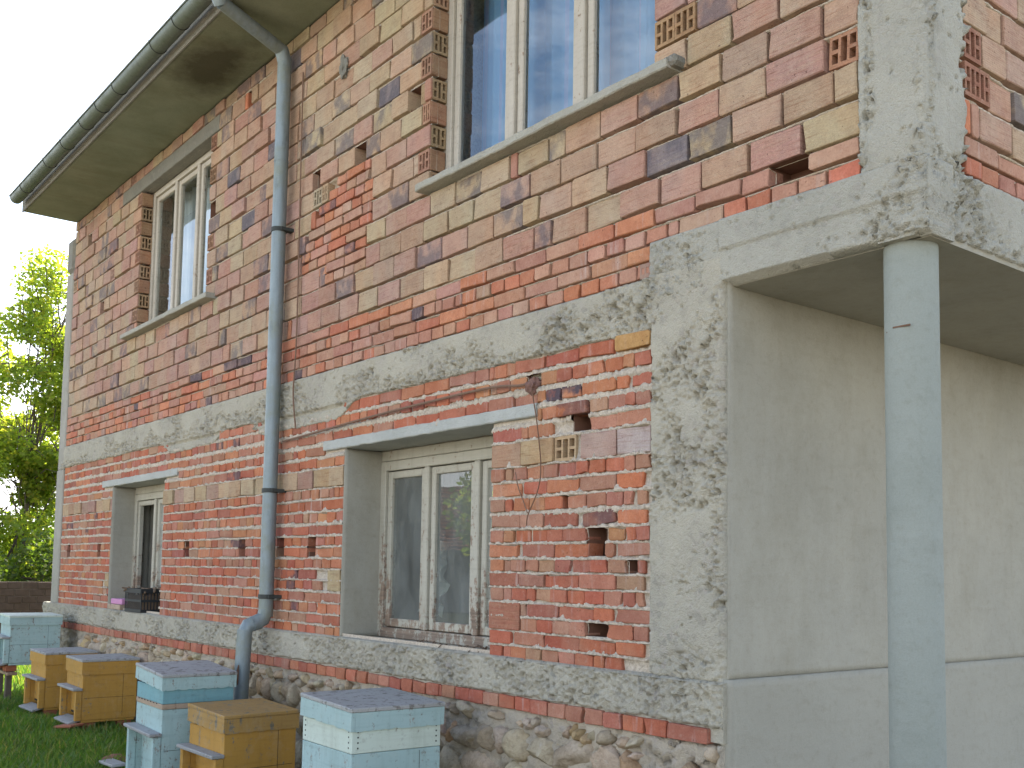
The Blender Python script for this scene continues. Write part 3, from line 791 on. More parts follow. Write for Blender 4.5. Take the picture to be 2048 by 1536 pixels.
# --- belt of header bricks above the stone footing
x = -13.05
BELT = [-4.941, -4.816, -4.681, -4.551, -4.416, -4.283, -4.150, -4.018, -3.885, -3.754, -3.616, -3.489, -3.357, -3.217, -2.975]
while x < -4.96:
    add('brick', x, min(x + 0.123, -4.945), 0.786, 0.853, random.gauss(0, 0.003), random.gauss(0, 0.01), jit(random.choice([(0.42, 0.15, 0.09), (0.44, 0.17, 0.10), (0.40, 0.19, 0.125), (0.38, 0.135, 0.09)]), 0.12), wall='front', off=-0.05); x += 0.1325
for i in range(len(BELT) - 1):
    add('brick', BELT[i] + 0.003, BELT[i + 1] - 0.005, 0.788, 0.856, random.gauss(0, 0.002), random.gauss(0, 0.008), jit(random.choice([(0.43, 0.15, 0.085), (0.41, 0.13, 0.08), (0.41, 0.20, 0.13), (0.43, 0.17, 0.11)]), 0.1), wall='front', off=-0.05)

# brick meshes ------------------------------------------------------
CACHE = {}
def plain_brick(w, h, d, var):
    rr = random.Random(hash((round(w, 3), round(h, 3), var)) & 0xffff)
    b = 0.0022 + rr.random() * 0.0022
    hw, hh = w / 2, h / 2
    def j(a): return rr.uniform(-a, a)
    # rounded front corners: 8-point outline, front ring inset
    cr_ = min(0.0025 + rr.random() ** 2 * 0.008, 0.2 * w, 0.2 * h)
    outl = [(-hw + cr_, -hh), (hw - cr_, -hh), (hw, -hh + cr_), (hw, hh - cr_), (hw - cr_, hh), (-hw + cr_, hh), (-hw, hh - cr_), (-hw, -hh + cr_)]
    outl = [(x_ + j(0.003), z_ + j(0.003)) for x_, z_ in outl]
    if rr.random() < 0.45:
        q_ = rr.randrange(8); outl[q_] = (outl[q_][0] * (1 - 0.012 / hw), outl[q_][1] * (1 - 0.010 / hh))
    V = [(x_ * (1 - b / hw), j(0.0015), z_ * (1 - b / hh)) for x_, z_ in outl]
    V += [(x_, b, z_) for x_, z_ in outl]
    V += [(x_, d, z_) for x_, z_ in outl]
    F = [tuple(range(8))]
    for r0 in (0, 8):
        for i in range(8):
            i2 = (i + 1) % 8
            F.append((r0 + i2, r0 + i, r0 + 8 + i, r0 + 8 + i2))
    return V, F
def cored_brick(w, h, d, small=False):
    # webbed end face with open cores (tall slots between pairs of small cells)
    n = 5 if w > 0.17 else 3
    if small: cols = [(0.15, 0.42, 1), (0.58, 0.85, 1)]
    else:
        cols = []; t = 0.012 if w < 0.17 else 0.013
        cw = (w - t * (n + 1)) / n
        for i in range(n):
            a = t + i * (cw + t); cols.append((a / w, (a + cw) / w, 2 if i % 2 == 0 else 1))
    V = []; F = []
    us = [0.0]; 
    for a, b, k in cols: us += [a, b]
    us.append(1.0)
    zs = [0, 0.13, 0.44, 0.56, 0.87, 1] if not small else [0, 0.3, 0.5, 0.5, 0.72, 1]
    def X(u): return -w / 2 + u * w
    def Zz(v): return -h / 2 + v * h
    def quad(*p):
        b = len(V); V.extend(p); F.append(tuple(range(b, b + 4)))
    dep = min(0.16, d - 0.005)
    for i in range(len(us) - 1):
        ishole = (i % 2 == 1)
        kind = cols[i // 2][2] if ishole else 0
        x0, x1 = X(us[i]), X(us[i + 1])
        if not ishole:
            quad((x0, 0, Zz(0)), (x1, 0, Zz(0)), (x1, 0, Zz(1)), (x0, 0, Zz(1)))
        else:
            hs = [(zs[1], zs[4])] if kind == 1 else [(zs[1], zs[2]), (zs[3], zs[4])]
            z = 0
            for (a, b) in hs:
                quad((x0, 0, Zz(z)), (x1, 0, Zz(z)), (x1, 0, Zz(a)), (x0, 0, Zz(a))); z = b
                za, zb = Zz(a), Zz(b)
                quad((x0, 0, za), (x1, 0, za), (x1, dep, za), (x0, dep, za))
                quad((x0, 0, zb), (x0, dep, zb), (x1, dep, zb), (x1, 0, zb))
                quad((x0, 0, za), (x0, dep, za), (x0, dep, zb), (x0, 0, zb))
                quad((x1, 0, za), (x1, 0, zb), (x1, dep, zb), (x1, dep, za))
                quad((x0, dep, za), (x1, dep, za), (x1, dep, zb), (x0, dep, zb))
            quad((x0, 0, Zz(z)), (x1, 0, Zz(z)), (x1, 0, Zz(1)), (x0, 0, Zz(1)))
    x0, x1, za, zb = -w / 2, w / 2, -h / 2, h / 2
    quad((x0, 0, za), (x0, d, za), (x1, d, za), (x1, 0, za)); quad((x0, 0, zb), (x1, 0, zb), (x1, d, zb), (x0, d, zb))
    quad((x0, 0, za), (x0, 0, zb), (x0, d, zb), (x0, d, za)); quad((x1, 0, za), (x1, d, za), (x1, d, zb), (x1, 0, zb))
    return V, F
def brick_geo(q):
    w = round(q['u1'] - q['u0'], 2 if q['u1'] - q['u0'] > 0.2 else 3); h = round(q['z1'] - q['z0'], 3)
    w = max(w, 0.02)
    var = random.randrange(4)
    if q['cored']: key = (q['kind'], 'c', w, round(h, 2), round(q['depth'], 3)); 
    else: key = (q['kind'], 'p', w, round(h, 2), var, round(q['depth'], 3))
    if key not in CACHE:
        hh = round(h, 2) if False else h
        CACHE[key] = [cored_brick(w, hh, q['depth'], q['kind'] == 'brick') if q['cored'] else plain_brick(w, hh, q['depth'], var), None]
    return CACHE[key]
def brick_M(q):
    uc = (q['u0'] + q['u1']) / 2; zc = (q['z0'] + q['z1']) / 2
    if q['wall'] == 'front':
        return Matrix.Translation((uc, q['off'] - q['out'], zc)) @ Matrix.Rotation(-q['rot'], 4, 'Y')
    x_ = XC if q['wall'] == 'right' else q['off']
    return Matrix.Translation((x_ + q['out'], uc, zc)) @ Matrix.Rotation(R(90), 4, 'Z') @ Matrix.Rotation(-q['rot'], 4, 'Y')
def seen(q):
    """size in the picture: 0 when hidden or out of frame"""
    m = brick_M(q); p = np.array(m.translation) - CAM
    zc_ = p @ np.array(fw)
    if zc_ < 0.5: return 0
    px = 1024 + 2100.9 * (p @ np.array(rt2)) / zc_; py = 976.4 + 2100.9 * (p @ np.array(dn2)) / zc_
    if not (-40 < px < 2090 and -60 < py < 1600): return 0
    nrm = np.array((0, -1, 0)) if q['wall'] == 'front' else np.array((1, 0, 0))
    cosv = abs(p @ nrm) / np.linalg.norm(p)
    return (q['u1'] - q['u0']) * (q['z1'] - q['z0']) * cosv / (p @ p)
# --- wall sheets (mortar) that carry the bricks
for q in BR:
    if q['cored'] and q['wall'] != 'reveal' and q['depth'] == 0.10: q['depth'] = 0.17
CUT = {'front': [(q['u0'] + .006, q['u1'] - .006, q['z0'] + .006, q['z1'] - .006) for q in BR if q['cored'] and q['wall'] == 'front'],
       'right': [(q['u0'] + .006, q['u1'] - .006, q['z0'] + .006, q['z1'] - .006) for q in BR if q['cored'] and q['wall'] == 'right']}
CUT['front'] += [(q['off'] - 0.125, q['off'] + .01, q['z0'] + .004, q['z1'] - .004) for q in BR if q['cored'] and q['wall'] == 'reveal']
def joint_disp(rows, lowwall, seed):
    js = [((rows[i][1] + rows[i + 1][0]) / 2, rows[i + 1][0] - rows[i][1]) for i in range(len(rows) - 1)]
    def f(U, V):
        D = np.full(U.shape, -0.017 if lowwall else -0.05) + 0.004 * (vn(U * 40, V * 40, seed) - 0.5)
        for (zj, t) in js:
            a = vn(U * 9, U * 0 + zj * 37, seed + 3) * 0.6 + vn(U * 34, U * 0 + zj * 61, seed + 4) * 0.4
            lift = (a - 0.5) * 0.012
            if lowwall:
                b_ = 0.55 * vn(U * 38, U * 0 + zj * 91, seed + 6) + 0.45 * vn(U * 95, U * 0 + zj * 53, seed + 16)
                prof = 1 - sst(t * 0.42 * (0.15 + 1.7 * b_), t * (0.55 + 0.8 * b_), np.abs(V - (zj - t * 0.18 + lift * 0.9 + 0.012 * (b_ - 0.5))))
                top = -0.003 + 0.024 * (a - 0.36) + 0.020 * (b_ - 0.5) + 0.008 * (vn(U * 120, V * 160, seed + 8) - 0.5)
                D = np.where(np.abs(V - zj) < t * 1.2, np.maximum(np.where(V > zj + t * 0.15, -0.028, D), -0.017 + prof * (top + 0.017)), D)
            else:
                prof = 1 - sst(t * 0.20, t * 0.52, np.abs(V - (zj - t * 0.34 + lift * 0.3)))
                top = -0.006 + 0.020 * (a - 0.40) + 0.003 * (vn(U * 120, V * 160, seed + 8) - 0.5)
                D = np.where(np.abs(V - zj) < t * 1.1, np.maximum(np.where(V > zj - t * 0.05, -0.075, D), -0.05 + prof * (top + 0.05)), D)
        return D
    return f
def joint_zs(rows, z0, z1, sub):
    zs = [z0, z1]
    for i in range(len(rows) - 1):
        zj = (rows[i][1] + rows[i + 1][0]) / 2; t = rows[i + 1][0] - rows[i][1]
        zs += [zj + t * k for k in sub]
    for r_ in rows: zs += [(r_[0] + r_[1]) / 2]
    return np.unique(np.round([z for z in zs if z0 <= z <= z1], 4))
rowsL = [(a, b) for a, b, _ in LOW]
low_wall = P(grid_obj('lower_wall', np.concatenate([lin(-12.90, -7.5, 0.010), lin(-7.494, -3.34, 0.0055)]), joint_zs(rowsL, 1.02, 2.66, (-1.1, -0.8, -0.5, -0.25, 0.0, 0.25, 0.5, 0.8, 1.1)),
             joint_disp(rowsL, True, 3), MT['mortar'], None, 'front', 0.0, rect_mask([LW, SW] + [h for h in HOLES if h[3] < 2.7] + CUT['front'])))
rowsU = [(a, b) for a, b, _ in UPS] + [(3.2 + ROWP * k, 3.2 + ROWP * k + ROWH) for k in range(16)]
up_wall = P(grid_obj('upper_wall', lin(-12.90, -2.20, 0.013), joint_zs(rowsU, 2.85, ZS - 0.005, (-1.0, -0.6, -0.3, 0.0, 0.3, 0.6, 1.0)),
             joint_disp(rowsU, False, 5), MT['mortar'], None, 'front', 0.0, rect_mask([UL, UR] + [h for h in HOLES if h[2] > 2.8] + CUT['front'])))
side_wall = P(grid_obj('side_wall', lin(0.26, 8.0, 0.02), joint_zs(rowsU, 3.03, ZS - 0.005, (-1.0, -0.6, -0.3, 0.0, 0.3, 0.6, 1.0)),
             joint_disp(rowsU, False, 8), MT['mortar'], None, 'right', XC, rect_mask(CUT['right'])))
plinth_b = None

# pockets behind the holes
mb = MB()
for (a, b, c, d) in HOLES:
    dd = 0.16 if (a, b, c, d) != NEST else 0.05
    b0 = len(mb.v)
    mb.v += [(a - .004, 0.012, c - .004), (b + .004, 0.012, c - .004), (b + .004, 0.012, d + .004), (a - .004, 0.012, d + .004), (a - .004, dd, c - .004), (b + .004, dd, c - .004), (b + .004, dd, d + .004), (a - .004, dd, d + .004)]
    mb.f += [(b0 + 4, b0 + 5, b0 + 6, b0 + 7), (b0, b0 + 1, b0 + 5, b0 + 4), (b0 + 3, b0 + 7, b0 + 6, b0 + 2), (b0, b0 + 4, b0 + 7, b0 + 3), (b0 + 1, b0 + 2, b0 + 6, b0 + 5)]
P(mb.build('putlog_hole', MT['cavity']))['kind'] = 'stuff'

# ------------------------------------------------------------------ concrete of the frame
def rough(name, u0, u1, z0, z1, off, seed, gravel, mat, wall='front', step=0.009, amp=1.0, back=0.08, pebble=0.026, edge=0.012):
    return P(grid_obj(name, lin(u0, u1, step), lin(z0, z1, step), conc_disp(seed, gravel, amp, edge, u0, u1, z0, z1, pebble), mat, None, wall, off, None, back))
def band_disp():
    base = conc_disp(21, lambda U, V: 0.30 + 0.95 * sst(2.80, 2.60, V + 0.16 * (fbm(U * 1.3, V * 0 + 2, 4, 3) - 0.5)), 1.25, 0.012, -13.0, -3.30, 2.50, 2.872)
    def f(U, V):
        d = base(U, V)
        # the cast edge is ragged: the concrete stops higher or lower along the wall
        low = 2.628 - 0.035 * (fbm(U * 2.1, U * 0, 77, 4) - 0.45) - 0.11 * sst(-7.75, -7.5, U) * sst(-6.0, -6.35, U) - 0.10 * sst(-9.7, -9.4, U) * sst(-8.2, -8.5, U) - 0.012 * fbm(U * 25, U * 0, 78, 2)
        smooth = ((U > -7.6) & (U < -6.2)) | ((U > -9.55) & (U < -8.3))
        st = sst(2.585, 2.60, V)
        d = np.where(smooth & (V < 2.60), d * 0.15 - 0.006, d)
        d = np.where(smooth & (V < 2.615) & (V > 2.59), d - 0.016, d)
        return np.where(V < low, -0.05, d)
    return f
P(grid_obj('concrete_band', np.concatenate([lin(-12.99, -8.0, 0.011), lin(-7.993, -3.34, 0.007)]), lin(2.50, 2.872, 0.007), band_disp(), MT['conc'], None, 'front', -0.012, None, 0.08))
rough('concrete_pillar', -3.366, -2.934, 1.04, 2.88, -0.014, 33, lambda U, V: 0.45 + 0.75 * sst(2.2, 2.35, V) * sst(2.6, 2.45, V) + 0.5 * sst(-3.02, -2.95, U), MT['conc'], step=0.0065)
def beam_disp(seed):
    base = conc_disp(seed, lambda U, V: 0.25 + 0.6 * sst(2.90, 2.80, V) * (fbm(U * 3, V * 3, 5, 2)) + 0.9 * sst(-2.30, -2.08, U) + 0.5 * sst(-3.0, -3.2, U), 1.0, 0.012, -3.38, XC, 2.748, 3.036)
    def f(U, V):
        d = base(U, V)
        d = d + np.where((U > -2.95) & (V > 2.893 + 0.003 * vn(U * 30, U * 0, 3)), 0.010, 0.0)
        lowb = 2.752 + 0.010 * (fbm(U * 9, U * 0, 91, 3) - 0.3)
        return np.where(V < lowb, -0.05, d)
    return f
P(grid_obj('concrete_beam', lin(-3.372, XC + 0.012, 0.008), lin(2.745, 3.036, 0.008), beam_disp(41), MT['conc_s'], None, 'front', -0.014, None, 0.2))
def beam2(U, V):
    d = conc_disp(47, lambda U, V: 0.95 * sst(0.55, 0.1, U) + 0.35 + 0.4 * sst(2.9, 2.8, V), 1.1, 0.012, -0.02, 8.0, 2.745, 3.036)(U, V)
    return np.where(V < 2.756 + 0.012 * (fbm(U * 9, U * 0, 95, 3) - 0.3), -0.05, d)
P(grid_obj('concrete_beam', np.concatenate([lin(0.0, 1.4, 0.009), lin(1.5, 8.0, 0.1)]), lin(2.745, 3.036, 0.009), beam2, MT['conc_s'], None, 'right', XC + 0.012, None, 0.2))
def cp_disp(seed, u0, u1):
    base = conc_disp(seed, lambda U, V: 0.10 + 1.2 * np.exp(-((U - u0 - 0.05) / 0.022) ** 2) + 1.2 * np.exp(-((U - u1) / 0.026) ** 2) + 0.6 * np.exp(-((U - u0) / 0.02) ** 2) + 0.9 * sst(3.16, 3.05, V), 1.7, 0.010, u0, u1, 3.02, ZS)
    def f(U, V):
        d = base(U, V)
        seam = np.abs(U - (u0 + 0.055)) < 0.006 + 0.004 * vn(V * 12, V * 0, 4)
        return d + np.where(seam, 0.012 * vn(U * 160, V * 60, 8), 0)
    return f
P(grid_obj('corner_pillar', lin(-2.268, XC + 0.010, 0.008), lin(3.025, ZS - 0.004, 0.010), cp_disp(51, -2.268, XC + 0.010), MT['conc_s'], None, 'front', -0.012, None, 0.1))
P(grid_obj('corner_pillar', lin(-0.010, 0.292, 0.008), lin(3.025, ZS - 0.004, 0.010), cp_disp(57, -0.010, 0.292), MT['conc_s'], None, 'right', XC + 0.012, None, 0.1))
# plinth band above the brick belt
rough('plinth_band', -13.36, XP + 0.01, 0.857, 1.050, -0.045, 61, lambda U, V: 0.72 + 0.25 * sst(-7, -5, U), MT['conc'], step=0.0075, amp=1.15, back=0.06)
pl = MB(); pl.box(-13.35, XP + 0.012, -0.026, 0.42, 0.80, 1.036)
P(pl.build('plinth_top', MT['conc']))
pg = P(grid_obj('plinth_ledge', lin(-13.35, XP + 0.005, 0.03), lin(-0.045, 0.40, 0.02), lambda U, V: 0.004 * fbm(U * 9, V * 9, 3, 4), MT['conc'], None, 'front', 0, None, 0.0))
# lay the ledge sheet flat: rotate its vertices (u, -d, v) -> (u, v, z)
for v in pg.data.vertices:
    x_, y_, z_ = v.co
    v.co = (x_, z_, 1.041 - y_)
pg.data.flip_normals()
# left end pillar, rounded at the top
mb = MB(); 
mb.box(-13.125, -12.865, -0.02, 0.25, 1.04, 2.60, 0.012); 
lp = P(mb.build('end_pillar', MT['pillar_l']))
mb = MB(); mb.box(-13.115, -12.87, -0.014, 0.25, 2.60, 4.96, 0.012); P(mb.build('end_pillar', MT['pillar_l']))
mb = MB(); mb.box(-13.135, -12.86, -0.024, 0.25, 4.96, 5.40, 0.05); P(mb.build('end_pillar', MT['conc_d']))

# ------------------------------------------------------------------ porch: rendered wall, ceiling, round column
def wavy(seed, a):
    return lambda U, V: a * (fbm(U * 2.5, V * 2.5, seed, 3) - 0.5) + 0.0015 * vn(U * 60, V * 60, seed)
P(grid_obj('rendered_wall', np.concatenate([lin(0.02, 3.2, 0.03), lin(3.3, 8.0, 0.2)]), lin(1.062, 2.76, 0.03), wavy(71, 0.010), MT['plaster'], None, 'right', XP + 0.005, None, 0.02))
P(grid_obj('rendered_footing', np.concatenate([lin(0.0, 3.2, 0.03), lin(3.3, 8.0, 0.2)]), lin(0.0, 1.060, 0.03), wavy(73, 0.008), MT['plaster_c'], None, 'right', XP + 0.036, None, 0.06))
mb = MB(); mb.box(XP - 0.10, XC - 0.005, 0.05, 8.0, 2.742, 2.99); P(mb.build('balcony_slab', MT['plaster']))
mb = MB(); mb.box(XP - 0.01, XC + 0.02, 0.05, 8.0, -0.02, 0.03); P(mb.build('porch_floor', MT['conc_s']))
mb = MB()
n = 40; zs = [0.0, 0.7, 1.4, 2.1, 2.765]
mb.tube([(-2.137, 0.13, z) for z in zs], 0.098, n)
P(mb.build('porch_column', MT['column'], smooth=True))
mb = MB(); mb.box(-2.155, -2.085, 0.0305, 0.036, 2.4215, 2.4275); mb.box(-2.19, -2.175, 0.046, 0.052, 2.412, 2.417)
P(mb.build('rust_mark', MT['rust']))

# ------------------------------------------------------------------ footing of field stones
P(grid_obj('foundation', lin(-13.2, XP, 0.02), lin(-0.05, 0.787, 0.02), conc_disp(81, lambda U, V: 0.9, 1.6, pebble=0.03), MT['footing'], None, 'front', -0.027, None, 0.1))
found = bpy.data.objects['foundation']
def stone_mesh(seed):
    bm = bmesh.new(); bmesh.ops.create_icosphere(bm, subdivisions=3, radius=1)
    rr = random.Random(seed)
    offs = Vector((rr.uniform(0, 50), rr.uniform(0, 50), rr.uniform(0, 50)))
    from mathutils import noise as mn
    planes = [Vector((rr.gauss(0, 1), rr.gauss(0, 0.7), rr.gauss(0, 1))).normalized() for _ in range(8)]
    pd = [rr.uniform(0.50, 0.80) for _ in planes]
    for v in bm.verts:
        d = v.co.normalized()
        r_ = 1.0
        for p_, k_ in zip(planes, pd):
            c_ = d.dot(p_)
            if c_ > 0.05: r_ = min(r_, k_ / c_)
        e = 4.0
        sq = 1 / ((abs(d.x) ** e + abs(d.y) ** e + abs(d.z) ** e) ** (1 / e))
        rad = min(r_, sq) * (1 + 0.16 * mn.noise(d * 1.9 + offs) + 0.07 * mn.noise(d * 5 + offs) + 0.03 * mn.noise(d * 11 + offs))
        v.co = d * rad
    me = bpy.data.meshes.new('stone'); bm.to_mesh(me); bm.free()
    me.polygons.foreach_set('use_smooth', np.ones(len(me.polygons), bool))
    me.set_sharp_from_angle(angle=R(48))
    me.materials.append(MT['stone']); return me
STM = [stone_mesh(100 + i) for i in range(12)]
STC = [(0.50, 0.41, 0.29), (0.47, 0.37, 0.25), (0.52, 0.44, 0.33), (0.48, 0.385, 0.27), (0.40, 0.325, 0.24), (0.45, 0.385, 0.285), (0.46, 0.33, 0.19), (0.50, 0.415, 0.30)]
stones = []
zt = 0.762
nrow = 0
rs = random.Random(5)
rows_s = [(0.06, 0.09), (0.15, 0.20), (0.20, 0.31), (0.20, 0.30), (0.17, 0.24)]
for (hh, ww) in rows_s:
    x = -13.2 + rs.uniform(0, 0.1)
    while x < XP - 0.04:
        w = ww * rs.choice((0.45, 0.6, 0.8, 1.0, 1.3, 1.6)) * rs.uniform(0.85, 1.15); h = hh * rs.uniform(0.75, 1.2)
        if x + w > XP - 0.01: w = XP - 0.01 - x
        if w > 0.04 and not (nrow == 0 and rs.random() < 0.35):
            stones.append((x + w / 2, zt - hh / 2 + rs.uniform(-0.015, 0.015) - nrow * 0.004, w, h))
        x += w * 0.90 + rs.uniform(-0.008, 0.006)
    zt -= hh + 0.008; nrow += 1
for i in range(70):
    stones.append((rs.uniform(-13.1, XP - 0.08), rs.uniform(0.36, 0.75), rs.uniform(0.045, 0.10), rs.uniform(0.04, 0.075)))
stones.sort(key=lambda q: -q[0] - q[2])
for (xc, zc, w, h) in stones[:298]:
    o = bpy.data.objects.new('stone', rs.choice(STM)); COL.objects.link(o)
    o.parent = found
    o.matrix_parent_inverse = Matrix.Identity(4)
    o.location = (xc, -0.012 + rs.uniform(-0.006, 0.014), zc)
    o.scale = (w * 0.64, 0.05 + 0.045 * min(h, 0.16) / 0.16 * rs.uniform(0.6, 1.1), h * 0.66)
    o.rotation_euler = (rs.uniform(-0.2, 0.2), rs.uniform(-0.28, 0.28), rs.uniform(-0.2, 0.2))
    o.color = (*jit(rs.choice(STC), 0.16), 1)

# ------------------------------------------------------------------ lintels, sills
def slab(name, x0, x1, y0, y1, z0, z1, mat, seed, bev=0.006, ragged=0.006):
    bm = bmesh.new(); bmesh.ops.create_cube(bm, size=1)
    for v in bm.verts: v.co = Vector(((x0 + x1) / 2 + v.co.x * (x1 - x0), (y0 + y1) / 2 + v.co.y * (y1 - y0), (z0 + z1) / 2 + v.co.z * (z1 - z0)))
    es = [e for e in bm.edges if abs(e.verts[0].co.x - e.verts[1].co.x) > 0.1]
    bmesh.ops.subdivide_edges(bm, edges=es, cuts=int((x1 - x0) / 0.035), use_grid_fill=True)
    bmesh.ops.bevel(bm, geom=bm.edges[:] if False else [e for e in bm.edges if abs(e.verts[0].co.x - e.verts[1].co.x) > 0.01 and len(e.link_faces) == 2 and e.calc_face_angle(0) > 1], offset=bev, segments=1, affect='EDGES')
    from mathutils import noise as mn
    for v in bm.verts:
        k = mn.noise(Vector((v.co.x * 9 + seed, v.co.y * 7, v.co.z * 7))); k2 = mn.noise(Vector((v.co.x * 31, v.co.y * 17 + seed, v.co.z * 17)))
        v.co.z += ragged * (0.7 * k + 0.5 * k2); v.co.y += ragged * 0.6 * (mn.noise(Vector((v.co.x * 8, seed, v.co.z * 9))))
    s = MB().bm(bm)
    return P(s.build(name, mat, smooth=False))
slab('lintel', -6.50, -4.187, -0.012, 0.30, 2.306, 2.374, MT['conc_l'], 1)
slab('lintel', -11.39, -9.245, -0.012, 0.30, 2.306, 2.374, MT['conc_l'], 5)
slab('lintel', -11.15, -8.60, -0.006, 0.12, 5.302, 5.44, MT['conc_d'], 9)
slab('lintel', -5.50, -3.10, -0.006, 0.12, 5.302, 5.44, MT['conc_d'], 13)
slab('window_sill', -10.80, -8.56, -0.085, 0.12, 3.792, 3.838, MT['conc_s'], 17)
slab('window_sill', -5.29, -3.20, -0.085, 0.12, 3.792, 3.838, MT['conc_s'], 21)
P(MB().box(-3.25, -3.16, -0.075, 0.02, 3.80, 3.852, 0.015).build('sill_lump', MT['conc_d']))
# rendered reveals of the ground-floor windows (cheeks, a header board under the lintel)
for (x0, x1, z0, z1) in (LW, SW):
    P(MB().box(x0 - 0.11, x0, 0.022, 0.44, 1.04, 2.303).build('reveal', MT['plaster'])); P(MB().box(x1, x1 + 0.11, 0.022, 0.44, 1.04, 2.303).build('reveal', MT['plaster']))
    P(grid_obj('reveal', lin(0.0, 0.40, 0.03), lin(1.046, 2.300, 0.03), wavy(75, 0.008), MT['plaster'], None, 'right', x0 + 0.006, None, 0.006))

# ------------------------------------------------------------------ windows
def window(op, yf, divs, mat, glass, frame_w, label, boards=0.0, open_left=False):
    x0, x1, z0, z1 = op
    z1f = z1 - boards
    w = MB()
    e = 0.003
    w.box(x0 + e, x0 + frame_w, yf, yf + 0.09, z0, z1f, 0.004); w.box(x1 - frame_w, x1 - e, yf, yf + 0.09, z0, z1f, 0.004)
    w.box(x0 + frame_w + 0.001, x1 - frame_w - 0.001, yf + 0.001, yf + 0.09, z1f - frame_w, z1f, 0.004)
    win = P(w.build('window', mat)); 
    if label: win['label'] = label
    def kid(mbx, nm, mt, smooth=False):
        o = mbx.build(nm, mt, None, smooth); o.parent = win; o.matrix_parent_inverse = win.matrix_world.inverted() if False else Matrix.Identity(4)
        return o
    kid(MB().box(x0 + frame_w + 0.001, x1 - frame_w - 0.001, yf - 0.004, yf + 0.09, z0, z0 + frame_w, 0.004), 'sill_rail', mat)
    if boards: 
        kid(MB().box(x0 + 0.004, x1 - 0.004, yf + 0.004, yf + 0.06, z1f + 0.003, z1 - 0.003, 0.004), 'head_board', mat)
    a, b = x0 + frame_w, x1 - frame_w
    edges = [a] + [a + (b - a) * d for d in divs] + [b]
    mw = 0.028
    for i in range(1, len(edges) - 1):
        kid(MB().box(edges[i] - mw, edges[i] + mw, yf - 0.002, yf + 0.085, z0 + frame_w + 0.001, z1f - frame_w - 0.001, 0.006), 'mullion', mat)
    for i in range(len(edges) - 1):
        sa = edges[i] + (mw if i > 0 else 0) + 0.006; sb = edges[i + 1] - (mw if i < len(edges) - 2 else 0) - 0.006
        za, zb = z0 + frame_w + 0.006, z1f - frame_w - 0.006
        sw_, ys = 0.048, yf + 0.018
        m_ = MB()
        m_.box(sa, sa + sw_, ys, ys + 0.045, za, zb, 0.005); m_.box(sb - sw_, sb, ys, ys + 0.045, za, zb, 0.005)
        m_.box(sa + sw_ + .0005, sb - sw_ - .0005, ys + .001, ys + 0.044, za, za + sw_ * 1.15, 0.005); m_.box(sa + sw_ + .0005, sb - sw_ - .0005, ys + .001, ys + 0.044, zb - sw_, zb, 0.005)
        s_ = kid(m_, 'sash', mat)
        if open_left and i == 0: continue
        p_ = MB(); p_.v = [(sa + sw_ - .004, ys + 0.022, za + sw_ - .004), (sb - sw_ + .004, ys + 0.022, za + sw_ - .004), (sb - sw_ + .004, ys + 0.022, zb - sw_ + .004), (sa + sw_ - .004, ys + 0.022, zb - sw_ + .004)]; p_.f = [(0, 1, 2, 3)]
        kid(p_, 'pane', glass)
    return win
window(UR, 0.115, (0.335, 0.665), MT['cream'], MT['glass'], 0.055, None)
window(UL, 0.115, (0.345, 0.68), MT['cream'], MT['glass'], 0.055, None)
window(LW, 0.285, (0.335, 0.70), MT['cream_low'], MT['glass_low'], 0.065, 'peeling cream window with brown weathered wood showing', boards=0.075)
window(SW, 0.23, (0.40, 0.72), MT['cream_low'], MT['glass_low'], 0.065, None, boards=0.075, open_left=True)
# rooms behind the windows
def room(x0, x1, y0, y1, z0, z1):
    m_ = MB(); m_.box(x0, x1, y0, y1, z0, z1); m_.f = [f for i, f in enumerate(m_.f) if i != 2]
    return P(m_.build('room', MT['room']))
room(-11.6, -8.0, 0.47, 3.6, 3.1, 5.45); room(-6.2, -2.6, 0.47, 3.6, 3.1, 5.45)
room(-11.9, -8.8, 0.47, 3.6, 0.9, 2.6); room(-7.0, -3.8, 0.47, 3.6, 0.9, 2.6)
# wall thickness round the openings (closes the gap between brick face and room)
def core(*a): P(MB().box(*a).build('wall_core', MT['mortar']))
for (x0, x1, z0, z1), yb in ((UL, 0.12), (UR, 0.12)):
    core(x0 - 0.2, x0 - 0.004, yb, 0.48, z0 - 0.3, z1 + 0.2); core(x1 + 0.004, x1 + 0.2, yb, 0.48, z0 - 0.3, z1 + 0.2)
    core(x0, x1, yb + 0.1, 0.48, z1 + 0.004, z1 + 0.2); core(x0, x1, yb + 0.1, 0.48, z0 - 0.3, z0 - 0.004)
for (x0, x1, z0, z1) in (LW, SW):
    core(x0 - 0.2, x0 - 0.115, 0.1, 0.48, z0 - 0.1, z1 + 0.3); core(x1 + 0.115, x1 + 0.2, 0.1, 0.48, z0 - 0.1, z1 + 0.3)
    core(x0 - 0.1, x1 + 0.1, 0.31, 0.48, z1 + 0.004, z1 + 0.3)
# walls, floor and roof that close the building
for a_ in ((-13.1, -12.88, 0.26, 8.0, -0.1, ZS - 0.1), (-13.1, XC - 0.03, 7.8, 8.0, 2.9, ZS - 0.01), (-13.1, XP - 0.03, 7.8, 8.0, -0.1, 2.9)):
    P(MB().box(*a_).build('gable_wall', MT['mortar']))

